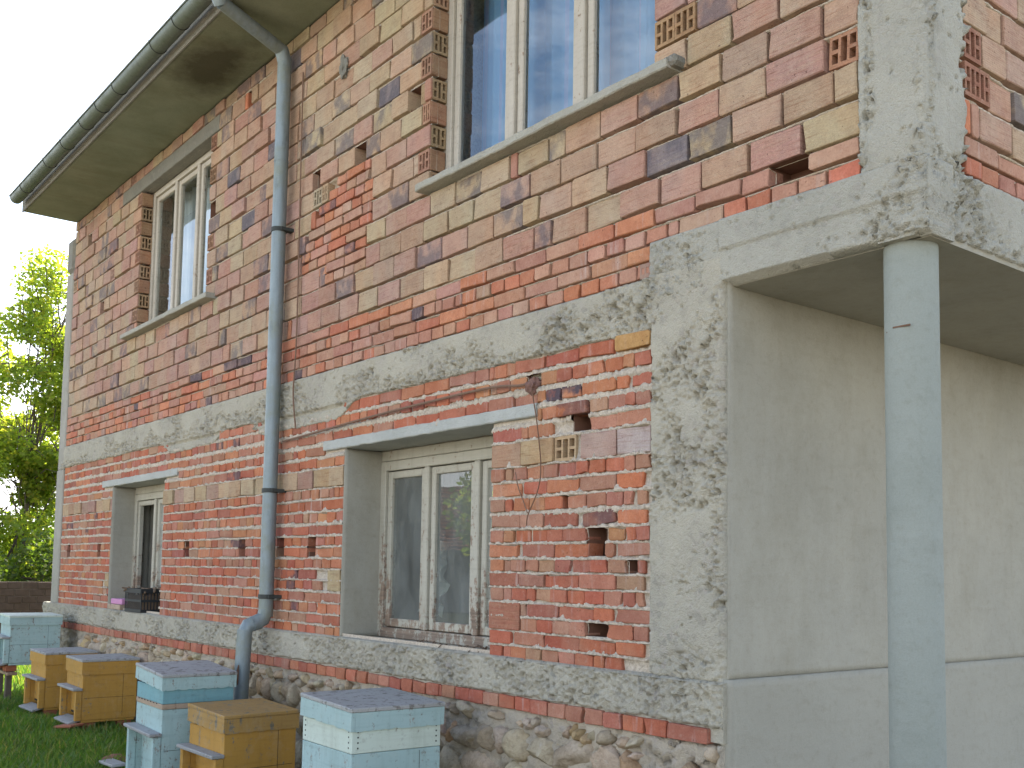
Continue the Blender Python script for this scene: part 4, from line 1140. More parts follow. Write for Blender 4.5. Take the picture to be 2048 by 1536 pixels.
# ------------------------------------------------------------------ eave, gutter, roof
P(grid_obj('eave_soffit', lin(-12.86, -1.45, 0.05), lin(-0.60, 0.02, 0.04), lambda U, V: 0.004 * (fbm(U * 3, V * 3, 9, 3) - 0.5) - 0.004 * (np.abs(((U + 12.86) % 1.9) - 0.95) < 0.03), MT['soffit'], None, 'front', 0, None, 0.05))
so = bpy.data.objects['eave_soffit']
for v in so.data.vertices:
    x_, y_, z_ = v.co
    v.co = (x_, z_, ZS - (-y_))
mb = MB(); mb.box(-12.855, -1.45, -0.598, 0.25, ZS + 0.006, ZS + 0.13); mb.box(-12.855, -1.45, -0.615, -0.602, ZS - 0.012, ZS + 0.13)
P(mb.build('eave_slab', MT['conc_d']))
def half_pipe(x0, x1, yc, zc, r, th, n=14):
    m_ = MB(); prof = []
    for k in range(n + 1):
        t = math.pi + math.pi * k / n
        prof.append((yc + r * math.cos(t), zc + r * math.sin(t)))
    lip = [(yc - r - 0.006, zc + 0.012), (yc - r - 0.012, zc + 0.004), (yc - r - 0.008, zc - 0.004)]
    prof = lip + prof[0:] 
    inner = [(yc + (r - th) * math.cos(math.pi + math.pi * k / n), zc + (r - th) * math.sin(math.pi + math.pi * k / n)) for k in range(n, -1, -1)]
    loop = prof + inner
    b = 0
    for X_ in (x0, x1):
        for (y_, z_) in loop: m_.v.append((X_, y_, z_))
    L = len(loop)
    for k in range(L): m_.f.append((k, (k + 1) % L, L + (k + 1) % L, L + k))
    # end caps as discs
    for X_ in (x0, x1):
        c0 = len(m_.v)
        for k in range(n + 1):
            t = math.pi + math.pi * k / n
            m_.v.append((X_, yc + r * math.cos(t), zc + r * math.sin(t)))
        m_.f.append(tuple(range(c0, c0 + n + 1)))
    return m_
gut = P(half_pipe(-12.72, -1.45, -0.714, ZS + 0.098, 0.070, 0.004).build('gutter', MT['gutter'], smooth=True))
xx = -12.25
while xx < -1.5:
    m_ = MB()
    pts = [(xx, -0.714 + 0.0725 * math.cos(math.pi + math.pi * k / 12), ZS + 0.098 + 0.0725 * math.sin(math.pi + math.pi * k / 12)) for k in range(13)]
    m_.tube(pts, 0.0035, 6)
    m_.tube([(xx, -0.786, ZS + 0.100), (xx, -0.795, ZS + 0.108)], 0.005, 6)
    b_ = m_.build('gutter_bracket', MT['band']); b_.parent = gut; b_.matrix_parent_inverse = Matrix.Identity(4)
    xx += random.choice((0.62, 0.48, 0.95, 0.62))
# roof
mb = MB(); b0 = 0
ry = 3.9; rz = ZS + 2.2
mb.v = [(-12.95, -0.66, ZS + 0.135), (-1.3, -0.66, ZS + 0.135), (-1.3, ry, rz), (-12.95, ry, rz), (-12.95, 8.5, ZS + 0.135), (-1.3, 8.5, ZS + 0.135),
        (-12.95, -0.66, ZS + 0.19), (-1.3, -0.66, ZS + 0.19), (-1.3, ry, rz + 0.055), (-12.95, ry, rz + 0.055), (-12.95, 8.5, ZS + 0.19), (-1.3, 8.5, ZS + 0.19)]
mb.f = [(0, 1, 2, 3), (3, 2, 5, 4), (6, 9, 8, 7), (9, 10, 11, 8), (0, 6, 7, 1), (4, 5, 11, 10), (0, 3, 9, 6), (3, 4, 10, 9), (1, 7, 8, 2), (2, 8, 11, 5)]
P(mb.build('roof', MT['tile']))
mb = MB()
for X_ in (-12.9, XC - 0.1):
    b0 = len(mb.v); mb.v += [(X_, 0.25, ZS), (X_, 7.9, ZS), (X_, 7.9, ZS + 0.25), (X_, ry, rz - 0.05), (X_, 0.25, ZS + 0.45)]; mb.f.append(tuple(range(b0, b0 + 5)))
P(mb.build('gable', MT['mortar']))

# ------------------------------------------------------------------ downpipe
def vis(px, py, **k): pass
PX = -7.165
mb = MB()
mb.tube([(-6.98, -0.70, ZS + 0.05), (-6.985, -0.69, ZS - 0.01), (-7.0, -0.665, ZS - 0.045)], [0.060, 0.058, 0.052], 18)
mb.tube([(-7.0, -0.665, ZS - 0.03), (-7.16, -0.10, 5.405)], 0.050, 18)
mb.tube([(-7.155, -0.118, 5.41), (PX, -0.085, 5.33)], 0.054, 18)
mb.tube([(PX, -0.085, 5.36), (PX, -0.085, 1.14)], 0.053, 20)
mb.tube([(PX, -0.083, 1.19), (PX + .0, -0.105, 1.125), (PX, -0.19, 1.085)], 0.055, 18)
mb.tube([(PX, -0.13, 1.105), (PX - 0.012, -0.215, 1.075), (PX - 0.015, -0.235, 1.02)], 0.054, 18)
mb.tube([(PX - 0.015, -0.235, 1.05), (PX - 0.02, -0.245, 0.72), (PX - 0.03, -0.25, 0.10), (PX - 0.03, -0.29, 0.03)], [0.054, 0.055, 0.057, 0.057], 20)
pipe = P(mb.build('downpipe', MT['zinc'], smooth=True))
for zz in (4.02, 2.06, 1.285):
    m_ = MB(); m_.tube([(PX, -0.085, zz - 0.016), (PX, -0.085, zz + 0.016)], 0.060, 18); m_.box(PX + 0.02, PX + 0.075, -0.10, 0.01, zz - 0.012, zz + 0.012)
    b_ = m_.build('pipe_clamp', MT['band'], None, True); b_.parent = pipe; b_.matrix_parent_inverse = Matrix.Identity(4)
for zz in (4.55, 3.55, 3.0, 1.48, 1.40):
    m_ = MB(); m_.tube([(PX, -0.085, zz - 0.004), (PX, -0.085, zz + 0.004)], 0.0555, 18)
    b_ = m_.build('pipe_joint', MT['zinc'], None, True); b_.parent = pipe; b_.matrix_parent_inverse = Matrix.Identity(4)
m_ = MB()
m_.tube([(PX + 0.018, -0.288, 0.80), (PX + 0.012, -0.296, 0.72), (PX + 0.022, -0.292, 0.66)], [0.004, 0.016, 0.003], 6)
b_ = m_.build('rust_hole', MT['rust'], None, True); b_.parent = pipe; b_.matrix_parent_inverse = Matrix.Identity(4)

# ------------------------------------------------------------------ place the bricks
for q in BR: q['size'] = seen(q)
carrier = {'front_low': low_wall, 'front_up': up_wall, 'right': side_wall, 'reveal': up_wall}
def carr(q):
    if q['wall'] == 'front': return low_wall if q['z0'] < 2.7 else up_wall
    return carrier[q['wall']]
order = sorted(range(len(BR)), key=lambda i: -BR[i]['size'])
left = {'brick': 300, 'hollow_brick': 300}
single = set()
for i in order:
    k = BR[i]['kind']
    if left[k] > 0 and BR[i]['size'] > 0: left[k] -= 1; single.add(i)
rest = {}
for i, q in enumerate(BR):
    geo = brick_geo(q); Mx = brick_M(q); (V, F), _ = geo
    if i in single:
        if geo[1] is None:
            me = bpy.data.meshes.new(q['kind']); me.from_pydata(V, [], F); me.materials.append(MT['hollow_i' if q['kind'] == 'hollow_brick' else 'brick_i']); geo[1] = me
        o = bpy.data.objects.new(q['kind'], geo[1]); COL.objects.link(o)
        o.parent = carr(q); o.matrix_parent_inverse = Matrix.Identity(4); o.matrix_local = Mx if False else Mx
        o.color = (*q['col'], q['alpha'])
    else:
        key = (carr(q).name, q['kind'])
        L = rest.setdefault(key, [[], [], [], 0])
        A = np.array(V) @ np.array(Mx.to_3x3()).T + np.array(Mx.translation)
        L[0].append(A); L[1] += [tuple(j + L[3] for j in f) for f in F]; L[2].append(np.tile((*q['col'], q['alpha']), (len(V), 1))); L[3] += len(V)
for (cn_, kd), L in rest.items():
    me = bpy.data.meshes.new(kd + '_courses'); me.from_pydata(np.concatenate(L[0]).tolist(), [], L[1])
    a = me.color_attributes.new('col', 'FLOAT_COLOR', 'POINT'); a.data.foreach_set('color', np.concatenate(L[2]).astype(np.float32).ravel())
    o = link(kd + '_courses', me, MT['hollow_a' if kd == 'hollow_brick' else 'brick_a'], bpy.data.objects[cn_]); o.matrix_parent_inverse = Matrix.Identity(4)
    o['kind'] = 'stuff'
# fix parenting: wall sheets sit under the house empty with an inverse, so children in world coordinates need none

# ------------------------------------------------------------------ ground
s = NT('lawn_soil'); Pn = s.pos(); n_ = s.noise(Pn, 3, 6, 0.65); n2_ = s.noise(Pn, 40, 4, 0.6)
c_ = s.mix(s.ramp(n_, 0.4, 0.65), (0.050, 0.062, 0.022), (0.075, 0.065, 0.035)); c_ = s.mix(s.ramp(n2_, 0.5, 0.75, 0, 0.6), c_, (0.035, 0.04, 0.018))
s.bump(n2_, 0.8, 0.02); MT['soil'] = s.fin(c_, 0.98, 0.1)
gx = np.concatenate([np.linspace(-260, -30, 12), np.linspace(-28, 14, 85), np.linspace(16, 200, 10)])
gy = np.concatenate([np.linspace(-200, -16, 10), np.linspace(-14, 12, 53), np.linspace(15, 220, 10)])
GX, GY = np.meshgrid(gx, gy)
GZ = 0.04 * (fbm(GX * 0.9, GY * 0.9, 12, 3) - 0.5)
GZ = np.where((GX > -14) & (GY > -0.3), -0.03, GZ)
idx = np.arange(GX.size).reshape(GX.shape)
Fg = np.stack([idx[:-1, :-1], idx[:-1, 1:], idx[1:, 1:], idx[1:, :-1]], -1).reshape(-1, 4)
ground = link('ground', mesh_np('ground', np.stack([GX, GY, GZ], -1).reshape(-1, 3), Fg, True), MT['soil'])
tag(ground, 'lawn with short grass and bare earth round the house', 'ground', kind='structure')
s = NT('bounce_gravel'); Pn = s.pos(); n_ = s.noise(Pn, 2.0, 6, 0.65); n2_ = s.noise(Pn, 60, 4, 0.6)
c_ = s.mix(s.ramp(n_, 0.38, 0.66), (0.40, 0.35, 0.27), (0.33, 0.29, 0.22)); c_ = s.mix(s.ramp(n2_, 0.5, 0.75, 0, 0.6), c_, (0.22, 0.19, 0.15))
s.bump(n2_, 0.8, 0.015); MT['yard'] = s.fin(c_, 0.98, 0.1)
MT['earth'] = flat_mat('bounce_earth', (0.22, 0.19, 0.13), 0.98, 0.4, 9, 0, 0.6)
yu, yv = np.meshgrid(np.linspace(-16, 26, 43), np.linspace(-34, -2.7, 33))  # unseen pale ground added in front to bounce warm light under the eaves
yz = 0.045 + 0.02 * fbm(yu * 0.7, yv * 0.7, 31, 3); yz[0, :] = yz[-1, :] = -0.1; yz[:, 0] = yz[:, -1] = -0.1
idx = np.arange(yu.size).reshape(yu.shape)
yard = link('yard', mesh_np('yard', np.stack([yu, yv, yz], -1).reshape(-1, 3), np.stack([idx[:-1, :-1], idx[:-1, 1:], idx[1:, 1:], idx[1:, :-1]], -1).reshape(-1, 4), True), MT['yard'])
tag(yard, 'unseen pale gravel yard, added to bounce light onto the house front', 'yard', kind='structure')
yu, yv = np.meshgrid(np.linspace(-1.9, 24, 27), np.linspace(-2.68, 20, 23))  # unseen ground added beside the porch for bounce, toned down to limit it
yz = 0.045 + 0.02 * fbm(yu * 0.7, yv * 0.7, 31, 3); yz[0, :] = yz[-1, :] = -0.1; yz[:, 0] = yz[:, -1] = -0.1
idx = np.arange(yu.size).reshape(yu.shape)
yard = link('path', mesh_np('path', np.stack([yu, yv, yz], -1).reshape(-1, 3), np.stack([idx[:-1, :-1], idx[:-1, 1:], idx[1:, 1:], idx[1:, :-1]], -1).reshape(-1, 4), True), MT['earth'])
tag(yard, 'unseen trodden earth path along the porch side, added for its bounced light', 'path', kind='structure')
def blades(n, x0, x1, y0, y1, hmin, hmax, seed, wid=0.006):
    g = np.random.default_rng(seed)
    x = g.uniform(x0, x1, n); y = g.uniform(y0, y1, n)
    dens = fbm(x * 1.7, y * 1.7, seed, 3)
    keep = dens + g.uniform(-0.25, 0.25, n) > 0.36
    x, y = x[keep], y[keep]; n = len(x)
    h = (hmin + (hmax - hmin) * g.random(n) ** 1.6) * (0.5 + 1.0 * fbm(x * 2.3, y * 2.3, seed + 4, 2))
    a = g.uniform(0, 2 * np.pi, n); lean = g.uniform(0.1, 0.9, n) * h
    la = g.uniform(0, 2 * np.pi, n); w = wid * g.uniform(0.6, 1.5, n)
    z = 0.04 * (fbm(x * 0.9, y * 0.9, 12, 3) - 0.5)
    B = np.stack([x, y, z], -1); S = np.stack([np.cos(a) * w, np.sin(a) * w, 0 * w], -1)
    Ld = np.stack([np.cos(la) * lean, np.sin(la) * lean, 0 * lean], -1)
    up = np.stack([0 * h, 0 * h, h], -1)
    V = np.stack([B - S, B + S, B + Ld * 0.35 + up * 0.6 + S * 0.8, B + Ld * 0.35 + up * 0.6 - S * 0.8, B + Ld + up], 1)
    i0 = np.arange(n)[:, None] * 5
    T = np.concatenate([i0 + [0, 1, 2], i0 + [0, 2, 3], i0 + [3, 2, 4]], 0)
    c = np.stack([g.random(n), g.random(n), g.random(n), np.ones(n)], -1)
    return V.reshape(-1, 3), T, np.repeat(c, 5, 0)
MT['grass'] = leaf_mat('grass_blade', (0.055, 0.125, 0.026), (0.10, 0.17, 0.036), (0.22, 0.20, 0.085), 0.4)
Vs, Ts, Cs = [], [], []; o_ = 0
for args in ((52000, -12.6, -7.0, -2.3, -0.15, 0.04, 0.13, 1, 0.005), (42000, -21, -12.6, -3.4, 2.6, 0.05, 0.17, 2, 0.007), (16000, -30, -20, -8, 7, 0.08, 0.24, 3, 0.012), (16000, -9.5, -5.4, -1.7, -0.2, 0.04, 0.12, 4, 0.005)):
    V, T, C = blades(*args); Vs.append(V); Ts.append(T + o_); Cs.append(C); o_ += len(V)
gr = link('grass', mesh_np('grass', np.concatenate(Vs), np.concatenate(Ts), False, np.concatenate(Cs)), MT['grass'])
tag(gr, 'short green grass growing in front of the beehives', 'grass', kind='stuff')

# ------------------------------------------------------------------ beehives
HG = 'beehives standing in a row along the house wall'
def plank(m_, x0, x1, y0, y1, z0, z1, wav=0.0, seed=0, bev=0.003):
    m_.box(x0, x1, y0, y1, z0, z1, bev)
def shell(parent, name, w, l, z0, z1, th, mat, chips=0, seed=0, inset=0.0):
    """four boards: front (-y), back, two sides; edges chipped along the bottom"""
    rr = random.Random(seed); out = []
    x0, x1, y0, y1 = -w + inset, -inset, inset, l - inset
    def board(a, b, name_):
        # board from point a to b (horizontal), outward thickness
        n = 26; bm = bmesh.new()
        A = Vector(a); B = Vector(b); d = (B - A).normalized(); nn = Vector((d.y, -d.x, 0))
        rows = []
        for i in range(n + 1):
            t = i / n; p_ = A.lerp(B, t)
            dz = 0
            if chips: dz = chips * max(0, math.sin(i * 1.3 + seed) * 0.5 + rr.uniform(-0.6, 0.9)) * 0.6
            col = []
            for (zz, off) in ((z0 + dz, 0.0), (z0 + dz + 0.003, 0.0), (z1 - 0.003, 0.0), (z1, -0.002), (z1, -th), (z0 + dz, -th)):
                q = p_ + nn * off; col.append(bm.verts.new((q.x, q.y, zz)))
            rows.append(col)
        for i in range(n):
            for k in range(6):
                k2 = (k + 1) % 6
                bm.faces.new((rows[i][k], rows[i + 1][k], rows[i + 1][k2], rows[i][k2]))
        bm.faces.new(rows[0][::-1]); bm.faces.new(rows[-1])
        o = MB().bm(bm).build(name_, mat, parent); return o
    board((x0, y0, 0), (x1, y0, 0), name); board((x1, y0 + th + .001, 0), (x1, y1 - th - .001, 0), name)
    board((x1, y1, 0), (x0, y1, 0), name); board((x0, y1 - th - .001, 0), (x0, y0 + th + .001, 0), name)
def hive(loc, yaw_, w, l, zbase, ztop, roof_h, tilt, body, roofm, topm, label, supers=(), ledge=None, landing=True, wornside=False, seed=0, nail=False, over=0.016):
    h = empty('beehive', (loc[0], loc[1], 0), label, 'beehive', HG, yaw_)
    zr0 = ztop - roof_h
    # roof: box rim and a covering board, sitting a little askew
    rf = MB(); t_ = 0.020
    rf.box(-w, 0, 0, l, ztop - 0.022, ztop, 0.004)
    ro = rf.build('roof', topm, h); 
    ro.location = (0, 0, 0)
    shell(ro, 'roof_board', w - 0.008, l - 0.008, zr0, ztop - 0.0225, 0.02, roofm, 0.010, seed + 1); 
    for c in ro.children: c.location = (-0.004, 0.004, 0)
    # tilt about the near corner
    piv = Vector((0, 0, zr0)); rotm = Matrix.Translation(piv) @ Matrix.Rotation(tilt, 4, 'Y') @ Matrix.Translation(-piv)
    ro.matrix_local = rotm
    # filler so the raised side of the roof still closes
    z = zr0 + 0.012
    sup = h
    for (sh, sm, strip) in supers:
        s0 = MB(); s0.box(-w + over, -over, over, l - over, z - sh, z + 0.004, 0.003); so_ = s0.build('super', sm, h)
        if nail:
            nm = MB(); rr = random.Random(seed)
            for (fx, fy, ax) in ((-over, None, 'x'), (None, over, 'y')):
                for e in (0.035, 1):
                    for k in range(4):
                        zz = z - sh * (0.15 + 0.22 * k)
                        if ax == 'x':
                            yy = (over + 0.03) if e != 1 else (l - over - 0.03); nm.box(-over - 0.001, -over + 0.0018, yy, yy + 0.007, zz, zz + 0.008)
                        else:
                            xx_ = (-w + over + 0.03) if e != 1 else (-over - 0.035); nm.box(xx_, xx_ + 0.007, over - 0.0018, over + 0.001, zz, zz + 0.008)
            no = nm.build('nail', MT['band'], so_)
        z -= sh
        if strip:
            st_ = MB(); st_.box(-w + over - 0.004, -over + 0.004, over - 0.004, l - over + 0.004, z - 0.034, z - 0.001, 0.003); so2 = st_.build('frame_strip', strip, h)
            gp = MB()
            for k in range(7): gp.box(-w + over + 0.05 + k * 0.06, -w + over + 0.075 + k * 0.06, over - 0.0055, over - 0.003, z - 0.007, z - 0.0015)
            gp.build('gap', MT['dark'], so2); z -= 0.035
        else: z -= 0.002
    # body: sides, back and a front recessed between two cheeks below the ledge
    zl = ledge if ledge else zbase + (z - zbase) * 0.55
    x0, x1, y0, y1 = -w + over, -over, over, l - over
    b = MB()
    b.box(x1 - 0.025, x1, y0, y1, zbase, z, 0.003)
    side = b.build('side_board', body, h)
    b = MB(); b.box(x0, x0 + 0.025, y0, y1, zbase, z, 0.003); b.build('side_board', body, h)
    b = MB(); b.box(x0 + 0.0255, x1 - 0.0255, y1 - 0.025, y1 - 0.001, zbase, z, 0.003); b.build('back_board', body, h)
    b = MB(); b.box(x0 + 0.0255, x1 - 0.0255, y0 + 0.001, y0 + 0.024, zl + 0.001, z, 0.003); b.build('front_board', body, h)
    b = MB(); b.box(x0 + 0.0255, x1 - 0.0255, y0 + 0.035, y0 + 0.055, zbase + 0.035, zl, 0.003); b.build('entrance_board', body, h)
    for xa in (x0 - 0.006, x1 - 0.030):
        b = MB(); b.box(xa, xa + 0.036, y0 - 0.055, y0 - 0.0005, zbase, zl - 0.012, 0.004); b.build('cheek', body, h)
    # plank joints along the visible side
    b = MB()
    for zz in (zbase + (z - zbase) * 0.47,): b.box(x1 - 0.002, x1 + 0.0012, y0 + 0.02, y1 - 0.02, zz, zz + 0.0025)
    b.box(x1 - 0.002, x1 + 0.0012, y1 - 0.125, y1 - 0.123, zbase + 0.02, z - 0.01)
    b.build('plank_joint', MT['dark'], side)
    b = MB(); b.box(x0 - 0.012, x1 + 0.008, y0 - 0.082, y0 + 0.001, zl - 0.011, zl + 0.011, 0.004)
    lo_ = b.build('porch_board', MT['grey_wood'], h); lo_.rotation_euler = (0, R(0.8), 0)
    b = MB(); b.box(x0 + 0.06, x1 - 0.10, y0 + 0.030, y0 + 0.0345, zbase + 0.036, zbase + 0.052); b.build('entrance', MT['dark'], h)
    b = MB(); b.box(x0 + 0.01, x1 - 0.006, y0 + 0.004, y1 - 0.01, zbase - 0.022, zbase - 0.001, 0.003); b.build('floor_board', body, h)
    if landing:
        b = MB(); b.box(x0 + 0.01, x1 - 0.02, -0.125, 0, -0.010, 0.010, 0.004)
        la = b.build('landing_board', MT['grey_wood'], h); la.location = (0, y0 + 0.02, zbase + 0.006); la.rotation_euler = (R(14), 0, 0)
    return h
hive((-4.504, -0.874), R(-1.5), 0.571, 0.541, 0.10, 0.825, 0.115, R(2.1), MT['hive_blue'], MT['hive_blue'], MT['grey_top'],
     'pale blue beehive with a cream white upper box, nearest to the camera', supers=[(0.118, MT['hive_pale'], None)], ledge=0.40, seed=3, nail=True)
hive((-6.028, -0.865), R(2.8), 0.515, 0.514, 0.08, 0.612, 0.112, R(2.6), MT['hive_yellow'], MT['hive_worn'], MT['hive_worn'],
     'low ochre beehive between the two blue ones, its roof worn to bare grey wood', ledge=0.372, seed=5)
hive((-6.768, -0.976), R(-1.3), 0.555, 0.509, 0.07, 0.795, 0.105, R(3.8), MT['hive_blue'], MT['hive_blue'], MT['grey_top'],
     'light blue beehive with a darker teal upper box on a bare wooden strip', supers=[(0.098, MT['hive_teal'], MT['strip'])], ledge=0.41, seed=7)
hive((-9.64, -0.640), R(0.3), 0.500, 0.510, 0.130, 0.660, 0.135, R(0.8), MT['hive_yellow'], MT['hive_yellow'], MT['grey_top'],
     'ochre beehive with a grey lid on red tile pieces, left of the teal-topped blue hive', ledge=0.400, seed=9)
hive((-10.80, -0.650), R(1.8), 0.510, 0.500, 0.110, 0.640, 0.120, R(1.1), MT['hive_yellow'], MT['hive_yellow'], MT['grey_top'],
     'ochre beehive farther back, its front whitened, half behind another ochre hive', ledge=0.385, seed=11)
hive((-11.90, -0.734), R(-1.4), 0.500, 0.530, 0.455, 0.950, 0.105, R(1.1), MT['hive_blue'], MT['hive_blue'], MT['hive_pale'],
     'turquoise beehive raised on a red brick and timber stand at the house end', ledge=0.72, seed=13)
# stand of the farthest hive, and the loose pieces under and between hives
st = empty('hive_stand', (-13.0, -0.32, 0), 'low stand of red brick and planks under the turquoise beehive', 'stand')
st.location = (0, 0, 0)
MB().box(-12.55, -11.85, -0.74, -0.64, 0.335, 0.365, 0.004).build('plank', MT['brown_wood'], st)
MB().box(-12.55, -11.85, -0.34, -0.24, 0.335, 0.365, 0.004).build('plank', MT['brown_wood'], st)
for (x0, y0) in ((-12.08, -0.735), (-12.46, -0.735), (-12.08, -0.34), (-12.46, -0.34)):
    MB().box(x0, x0 + 0.12, y0, y0 + 0.11, 0.367, 0.432, 0.005).build('brick', MT['tile'], st)
    MB().box(x0 + 0.02, x0 + 0.08, y0 + 0.02, y0 + 0.08, -0.05, 0.333, 0.005).build('leg', MT['bark'], st)
def supports(x, y, w, l, zt_, label, cat):
    e = empty('support', (x, y, 0), label, cat, 'bricks propping up the beehives')
    for i, (dx, dy) in enumerate(((-0.13, 0.03), (-w + 0.03, 0.03), (-0.13, l - 0.17), (-w + 0.03, l - 0.17))):
        MB().box(dx, dx + 0.10, dy, dy + 0.12, -0.04, zt_, 0.006).build('brick', MT['tile'], e)
supports(-4.504, -0.874, 0.57, 0.54, 0.077, 'bricks under the nearest pale blue beehive', 'bricks')
supports(-6.028, -0.865, 0.51, 0.51, 0.057, 'bricks under the low worn ochre beehive', 'bricks')
supports(-6.768, -0.976, 0.55, 0.51, 0.047, 'bricks under the blue beehive with teal upper box', 'bricks')
supports(-9.64, -0.64, 0.50, 0.51, 0.105, 'bricks under the ochre beehive with grey lid', 'bricks')
supports(-10.80, -0.65, 0.51, 0.50, 0.086, 'bricks under the farthest ochre beehive', 'bricks')
tl_ = MB().box(-0.12, 0.12, -0.07, 0.07, 0.0, 0.022, 0.006).build('roof_tile', MT['tile']); tl_.location = (-9.66, -0.72, 0.085); tl_.rotation_euler = (R(3), R(-6), R(20))
tag(tl_, 'flat red clay tile piece sticking out from under an ochre beehive', 'tile')
ob = bpy.data.objects.new('stone', STM[3]); COL.objects.link(ob); ob.location = (-7.92, -0.86, 0.05); ob.scale = (0.12, 0.10, 0.07); ob.color = (0.36, 0.17, 0.12, 1); ob.rotation_euler = (0.2, 0.1, 0.6)
tag(ob, 'reddish stone lying in the grass in front of the teal-topped blue hive', 'stone')
lb = MB().box(-0.2, 0.2, -0.07, 0.07, 0, 0.02, 0.004).build('board', MT['grey_wood']); lb.location = (-7.35, -1.06, 0.03); lb.rotation_euler = (R(8), R(-7), R(12))
tag(lb, 'grey weathered board lying in front of the light blue hive', 'board')
lb = MB().box(-0.19, 0.19, -0.05, 0.05, 0, 0.02, 0.004).build('board', MT['grey_wood']); lb.location = (-7.62, -0.99, 0.10); lb.rotation_euler = (R(4), R(-4), R(-4))
tag(lb, 'thin grey slat poking out left of the light blue hive', 'board')

# ------------------------------------------------------------------ things on the window ledge
cr_o = empty('crate', (-10.19, 0.13, 1.05), 'black plastic crate on the ledge of the small ground-floor window', 'crate')
W_, L_, H_ = 0.46, 0.34, 0.225
m_ = MB(); m_.box(-W_ / 2, W_ / 2, -L_ / 2, L_ / 2, 0.0, 0.006); m_.build('base', MT['plastic'], cr_o)
def crate_side(n, length, along, sign):
    m_ = MB()
    def bx(a0, a1, z0, z1, t0=0.0, t1=0.006):
        if along == 'x':
            y = sign * L_ / 2; ya, yb = sorted((y - sign * t0, y - sign * t1)); m_.box(a0, a1, ya, yb, z0, z1)
        else:
            x = sign * W_ / 2; xa, xb = sorted((x - sign * t0, x - sign * t1)); m_.box(xa, xb, a0, a1, z0, z1)
    h_ = length / 2
    bx(-h_, h_, 0.007, 0.030); bx(-h_, h_, 0.100, 0.122, 0.0005, 0.0065); bx(-h_, h_, H_ - 0.042, H_, -0.004, 0.0065)
    k = n
    for i in range(k + 1):
        a = -h_ + (2 * h_ - 0.010) * i / k; bx(a, a + 0.010, 0.0305, 0.0995, 0.001, 0.0055); bx(a, a + 0.010, 0.1225, H_ - 0.0425, 0.001, 0.0055)
    return m_.build('crate_side', MT['plastic'], cr_o)
crate_side(14, W_ - 0.014, 'x', -1); crate_side(14, W_ - 0.014, 'x', 1); crate_side(11, L_, 'y', 1); crate_side(11, L_, 'y', -1)
m_ = MB(); rr = random.Random(3)
for i in range(26):
    a = rr.uniform(0, 6.28); x_, y_ = rr.uniform(-0.19, 0.19), rr.uniform(-0.13, 0.13)
    m_.tube([(x_, y_, 0.14), (x_ + 0.06 * math.cos(a), y_ + 0.06 * math.sin(a), 0.19 + rr.uniform(0, 0.045)), (x_ + 0.13 * math.cos(a), y_ + 0.10 * math.sin(a), 0.20 + rr.uniform(-0.02, 0.03))], [0.016, 0.014, 0.008], 6)
m_.box(-0.21, 0.21, -0.15, 0.15, 0.008, 0.16)
kd = m_.build('kindling', flat_mat('kindling_wood', (0.19, 0.13, 0.085), 0.9, 0.5, 30)); kd.location = (-10.19, 0.13, 1.05); tag(kd, 'brown scraps of wood heaped in the black crate', 'wood scraps')
pb = MB().box(-0.17, 0.17, -0.10, 0.10, 0, 0.052, 0.004).build('foam_block', MT['pink']); pb.location = (-10.80, 0.10, 1.105); tag(pb, 'pink foam slab lying on a pale board left of the crate', 'foam slab')
pb = MB().box(-0.17, 0.19, -0.12, 0.10, 0, 0.050, 0.004).build('board', MT['strip']); pb.location = (-10.82, 0.10, 1.052); tag(pb, 'short thick pale board under the pink slab on the window ledge', 'board')
wd = MB().box(-0.02, 0.02, -0.015, 0.015, 0, 0.42, 0.003).build('wood_post', MT['brown_wood']); wd.location = (-10.45, 0.44, 1.25); wd.rotation_euler = (0, R(3), 0); tag(wd, 'brown wooden stick standing inside the open left sash of the small window', 'stick')
# twigs and crumbs on the big ground-floor window ledge
m_ = MB()
for i in range(46):
    x_, y_ = -4.62 - abs(rr.gauss(0, 0.35)), rr.uniform(0.0, 0.24); a = rr.uniform(0, 3.14); l_ = rr.uniform(0.02, 0.09)
    m_.tube([(x_, y_, 1.052), (x_ + l_ * math.cos(a), y_ + l_ * math.sin(a) * 0.5, 1.056 + rr.uniform(0, 0.015))], rr.uniform(0.002, 0.006), 5)
tw = m_.build('twigs', flat_mat('dry_twig', (0.16, 0.11, 0.075), 0.95, 0.5, 40)); tag(tw, 'dry brown twigs and crumbs on the ledge of the large lower window', 'twigs', kind='stuff')

# ------------------------------------------------------------------ wires on the wall
def wire(name, pts, r, label, mat, cat='wire', n=6):
    P_ = [Vector(p) for p in pts]; out = []
    for i in range(len(P_) - 1):
        p0, p1, p2, p3 = P_[max(i - 1, 0)], P_[i], P_[i + 1], P_[min(i + 2, len(P_) - 1)]
        for k in range(8):
            t = k / 8; out.append(0.5 * ((2 * p1) + (-p0 + p2) * t + (2 * p0 - 5 * p1 + 4 * p2 - p3) * t * t + (-p0 + 3 * p1 - 3 * p2 + p3) * t ** 3))
    out.append(P_[-1])
    m_ = MB(); m_.tube(out, r, n); o = m_.build(name, mat, None, True); return tag(o, label, cat)
MT['cord'] = flat_mat('cloth_cord', (0.20, 0.125, 0.085), 0.9, 0.3, 50)
wire('cable', [(-6.98, -0.02, 5.2), (-6.97, -0.02, 4.6), (-6.955, -0.022, 4.05), (-6.95, -0.02, 3.55), (-6.945, -0.022, 3.1), (-6.94, -0.035, 2.76), (-6.90, -0.026, 2.50)], 0.0062, 'thin brown cable running down the wall beside the downpipe', MT['cord'], 'cable')
